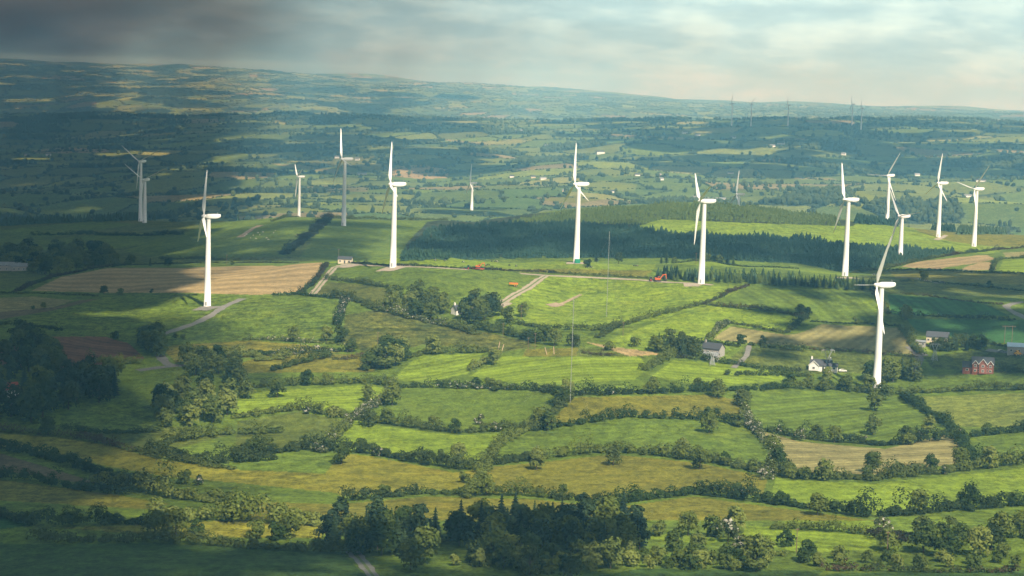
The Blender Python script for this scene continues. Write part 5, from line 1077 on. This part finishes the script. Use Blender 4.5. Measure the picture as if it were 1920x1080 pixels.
def car(label, px, py, rot, mat, dmax=1450):
    x, y = hit(px, py, dmax); o = empty('parked_car', (x, y, gz(x, y)), R_(rot), label, 'car')
    mb = MB(); mb.prism([(-2.1, .35), (2.1, .35), (2.15, .8), (1.2, .95), (.55, 1.42), (-1.1, 1.45), (-1.9, .98), (-2.15, .9)], -.82, .82); mb.build('body', mat, o)
    mb = MB(); mb.prism([(.95, 1.0), (.5, 1.36), (-1.05, 1.38), (-1.7, 1.0)], -.84, .84); mb.build('window', M_GLASS, o)
    for yy_ in (-.75, .75): wheel(o, -1.3, yy_, .32, .32, .2, M_GALV); wheel(o, 1.3, yy_, .32, .32, .2, M_GALV)
car('white car parked right of the bungalow', 1580, 697, 10, M_RENDER)
car('dark car beside the garage near the cream house', 1737, 649, 0, M_DARK)
car('dark car left of the brick house', 1806, 698, 60, M_DARK)
car('pale car at the shed yard entrance', 1877, 660, 20, M_GALV)
car('dark vehicle on the farm track across the olive field', 1767, 531, 0, M_DARK, 1600)
# ------------------------------------------------------------------ cattle and sheep
def beast(name, mat, L, H, coat):
    """grazing animal grown from a jointed skeleton"""
    P = [(-L*.42,0,H*.72),(-L*.15,0,H*.70),(L*.15,0,H*.70),(L*.38,0,H*.74),(L*.56,0,H*.62),(L*.70,0,H*.40),(L*.78,0,H*.24),(-L*.50,0,H*.70),(-L*.54,0,H*.35)]
    E = [(0,1),(1,2),(2,3),(3,4),(4,5),(5,6),(0,7),(7,8)]; Rr_ = [H*.20,H*.24,H*.24,H*.20,H*.13,H*.09,H*.06,H*.05,H*.03]
    for k, (j, x) in enumerate(((0,-L*.40),(0,-L*.40),(3,L*.32),(3,L*.32))):
        s_ = (-1) ** k * H * .14; i = len(P); kx = -H*.06 if j == 0 else 0
        P += [(x, s_, H*.45),(x+kx, s_, H*.26),(x, s_, 0)]; E += [(j,i),(i,i+1),(i+1,i+2)]; Rr_ += [H*.09,H*.055,H*.045]
    me = bpy.data.meshes.new(name); me.from_pydata(P, E, []); me.materials.append(mat)
    o = bpy.data.objects.new(name, me); COL.objects.link(o); md = o.modifiers.new('skin', 'SKIN')
    for v, r in zip(me.skin_vertices[0].data if me.skin_vertices else [], Rr_): v.radius = (r, r)
    return o
def make_beast(name, mat, L, H):
    o = beast(name, mat, L, H, None); me = o.data
    if not me.skin_vertices:
        bpy.context.view_layer.objects.active = o; bpy.context.view_layer.update()
    o.modifiers.new('sub', 'SUBSURF').levels = 1; return o
m, t, b, o = new_mat('cow_hide'); gg = N(t, 'ShaderNodeTexCoord'); oi = N(t, 'ShaderNodeObjectInfo'); va = N(t, 'ShaderNodeVectorMath', operation='ADD'); t.links.new(gg.outputs['Object'], va.inputs[0]); t.links.new(oi.outputs['Random'], va.inputs[1])
t.links.new(ramp(t, noise(t, va.outputs[0], .9, 1), [(.54, (.02, .018, .016)), (.56, (.7, .68, .62))]), b.inputs['Base Color']); b.inputs['Roughness'].default_value = .8; M_COW = m
M_WOOL = solid('sheep_wool', (.62, .58, .50), .95, .1, 3)
def herd(proto, pts, h_group, label_fn, dmax):
    for i, (px, py) in enumerate(pts):
        x, y = hit(px, py, dmax); o = proto if i == 0 else proto.copy()
        if i: COL.objects.link(o)
        o.location = (x, y, gz(x, y)); o.rotation_euler = (0, 0, G.uniform(0, 6.28)); tag(o, label_fn(i), proto['category'], h_group)
cow = make_beast('cow', M_COW, 2.3, 1.45); cow['category'] = 'cow'
herd(cow, [(752,486),(763,487),(768,487),(777,487),(816,489),(834,490),(868,493),(911,499),(916,498),(955,499),(968,500),(930,490),(922,491),(1100,503),(1108,503),(1190,500),(1194,500),(1640,503)], 'cattle on the crest pasture', lambda i: 'black and white cow grazing on the lit crest pasture', 1420)
sheep = make_beast('sheep', M_WOOL, 1.3, .95); sheep['category'] = 'sheep'
herd(sheep, [(459,443),(462,440),(470,447),(484,437),(487,441),(493,436),(500,447),(503,450),(513,437),(516,433),(555,442),(565,441),(480,448),(475,442)] + [(130,405),(140,403),(160,403),(167,402),(178,401),(185,400),(186,402),(150,404)], 'sheep on the left hillside', lambda i: 'white sheep grazing on the shaded hillside left' if i < 14 else 'white sheep near the far twin turbines', 2150)
# ------------------------------------------------------------------ unseen clouds placed to shade the land
m, t, b, o = new_mat('shade_cloud_white'); b.inputs['Base Color'].default_value = (.82, .82, .82, 1); b.inputs['Roughness'].default_value = 1; b.inputs['Specular IOR Level'].default_value = 0; M_SHADE_CLOUD = m
m, t, b, o = new_mat('thin_shade_cloud'); b.inputs['Base Color'].default_value = (.85, .85, .85, 1); b.inputs['Roughness'].default_value = 1; b.inputs['Specular IOR Level'].default_value = 0; b.inputs['Alpha'].default_value = .22; M_THIN = m
ICO = bmesh.new(); bmesh.ops.create_icosphere(ICO, subdivisions=2, radius=1); iv2 = np.array([v.co[:] for v in ICO.verts]); if2 = np.array([[v.index for v in f.verts] for f in ICO.faces]); ICO.free()
def shade_cloud(poly, zc, r, cover, dmax=2300, world=None, flat=.45, mat=None):
    g = np.random.default_rng(int(abs(poly[0][0]) + abs(poly[0][1]) * 7) if poly else 5)
    wp = np.array(world) if world is not None else wpoly(poly + [poly[0]], dmax, 60)
    area = abs(np.dot(wp[:, 0], np.roll(wp[:, 1], -1)) - np.dot(wp[:, 1], np.roll(wp[:, 0], -1))) / 2
    n = max(12, int(area / (math.pi * r * r) * cover)); x0, y0 = wp.min(0); x1, y1 = wp.max(0)
    x = g.uniform(x0, x1, n * 6); y = g.uniform(y0, y1, n * 6); m = inside(wp, x, y); x, y = x[m][:n], y[m][:n]; n = len(x)
    zg = height(x, y); zz = zc + g.normal(0, r * .25, n); k = (zz - zg) / math.tan(SUN_EL); hx_, hy_ = math.sin(SUN_AZ), math.cos(SUN_AZ)
    rad = r * g.uniform(.45, 1.15, n); x = x + hx_ * k; y = y + hy_ * k
    j = iv2[None] * g.uniform(.85, 1.15, (n, len(iv2), 1)); ox, oy = x.mean(), y.mean()
    V = np.stack([x[:, None] - ox + j[..., 0] * rad[:, None], y[:, None] - oy + j[..., 1] * rad[:, None], zz[:, None] - zc + j[..., 2] * rad[:, None] * flat], -1).reshape(-1, 3)
    Fq = (if2[None] + len(iv2) * np.arange(n)[:, None, None]).reshape(-1, 3)
    return tag(link_mesh('shade_cloud', np_mesh('shade_cloud', V, Fq, mat or M_SHADE_CLOUD, True), None, (ox, oy, zc)), kind='structure')
for poly, dm, r, cov, *mt in [
 ([(860,478),(780,478),(770,450),(820,428),(1000,416),(1140,421),(1220,440),(1400,448),(1560,454),(1600,459),(1612,480),(1600,496),(1580,510),(1480,490),(1250,482)], 2100, 28, 4.6, M_THIN),
 ([(1420,545),(1540,532),(1960,512),(1960,700),(1720,700),(1715,665),(1590,652),(1500,660),(1440,668),(1400,660),(1440,640),(1480,610),(1400,575)], 1420, 18, 1.9),
 ([(1590,505),(1660,502),(1960,508),(1960,540),(1640,535)], 1600, 18, 1.8),
 ([(-60,1030),(0,1008),(640,1030),(700,1030),(820,1000),(900,985),(1200,1000),(1180,1045),(1000,1060),(1200,1075),(1960,1078),(1960,1140),(-60,1140)], 900, 10, 2.2),
]: shade_cloud(poly, 1150, r, cov, dm, mat=mt[0] if mt else None)
# unseen decks; left ones added to darken that side, others over the far country
def wp_(*p): return [hit(a, b, 9000) if not isinstance(b, float) else None for a, b in p]
def sec(u0, u1, y0, y1, n=8): return [(u0 * y, y) for y in np.linspace(y0, y1, n)] + [(u1 * y, y) for y in np.linspace(y1, y0, n)]
shade_cloud([(330,488),(390,440),(480,420),(640,412),(740,420),(700,480),(560,492),(420,492)], 1150, 30, 5.5, 2100, mat=M_THIN)
shade_cloud([(7, 1)], 1200, 60, 1.6, world=sec(-.42, -.15, 480, 2300), mat=M_THIN)
shade_cloud([(8, 1)], 1250, 60, 2.2, world=sec(-.42, -.19, 480, 2300), mat=M_THIN)
shade_cloud([(9, 1)], 1500, 120, 1.6, world=sec(-.42, -.06, 2300, 9000), mat=M_THIN)
shade_cloud(None or [], 1150, 45, 6.0, world=[(-.44 * 480, 480), (-.25 * 480, 480), (-.222 * 800, 800), (-.208 * 1100, 1100), (-.188 * 1500, 1500), (-.172 * 2200, 2200), (-.40 * 2200, 2200)])  # unseen deck added to darken the near left edge
shade_cloud([(1, 1)], 1500, 100, 4.6, world=sec(-.40, -.16, 2300, 6800))
shade_cloud([(2, 1)], 1500, 120, 1.5, world=sec(-.16, -.02, 4000, 7000))
shade_cloud([(3, 1)], 1500, 110, 1.7, world=[(.02 * 4500, 4500), (.12 * 4000, 4000), (.26 * 4200, 4200), (.36 * 4300, 4300), (.36 * 6400, 6400), (.02 * 6600, 6600)])
shade_cloud([(4, 1)], 1900, 190, 4.4, world=sec(-.46, -.225, 6500, 18500))  # added like the next three: dims the far left, thinning rightward
shade_cloud([(12, 1)], 1900, 150, 1.5, world=sec(-.225, -.16, 6500, 18500))
shade_cloud([(13, 1)], 1900, 150, .8, world=sec(-.16, -.09, 6500, 18500))
shade_cloud([(14, 1)], 1900, 150, .35, world=sec(-.09, -.02, 6500, 18500))
shade_cloud([(5, 1)], 1400, 40, 2.4, world=sec(-.036, -.006, 2800, 2980))  # unseen cloud added to dim the small turbine left of centre
shade_cloud([(11, 1)], 1500, 70, 3.2, world=sec(.108, .188, 5350, 5900))  # unseen cloud added to grey the tiny skyline turbines
shade_cloud([(6, 1)], 1400, 35, 2.4, world=sec(.108, .130, 2300, 2420))  # unseen cloud added to dim the turbine behind the conifer hilltop
HAZE_DENSITY = 1.22e-4; HAZE_BOTTOM = -70; HAZE_TOP = 480
# ------------------------------------------------------------------ air
m, t, b, o = new_mat('haze_air'); t.nodes.remove(b)
pv = N(t, 'ShaderNodeVolumePrincipled', inp={'Color': (.24, .67, 1.0, 1), 'Absorption Color': (1, 1, 1, 1), 'Density': HAZE_DENSITY, 'Anisotropy': 0.0})
t.links.new(pv.outputs[0], o.inputs['Volume'])
h = MB().box((0, 0, (HAZE_BOTTOM + HAZE_TOP) / 2), (44000, 44000, HAZE_TOP - HAZE_BOTTOM)).build('haze', m)
tag(h, kind='stuff')
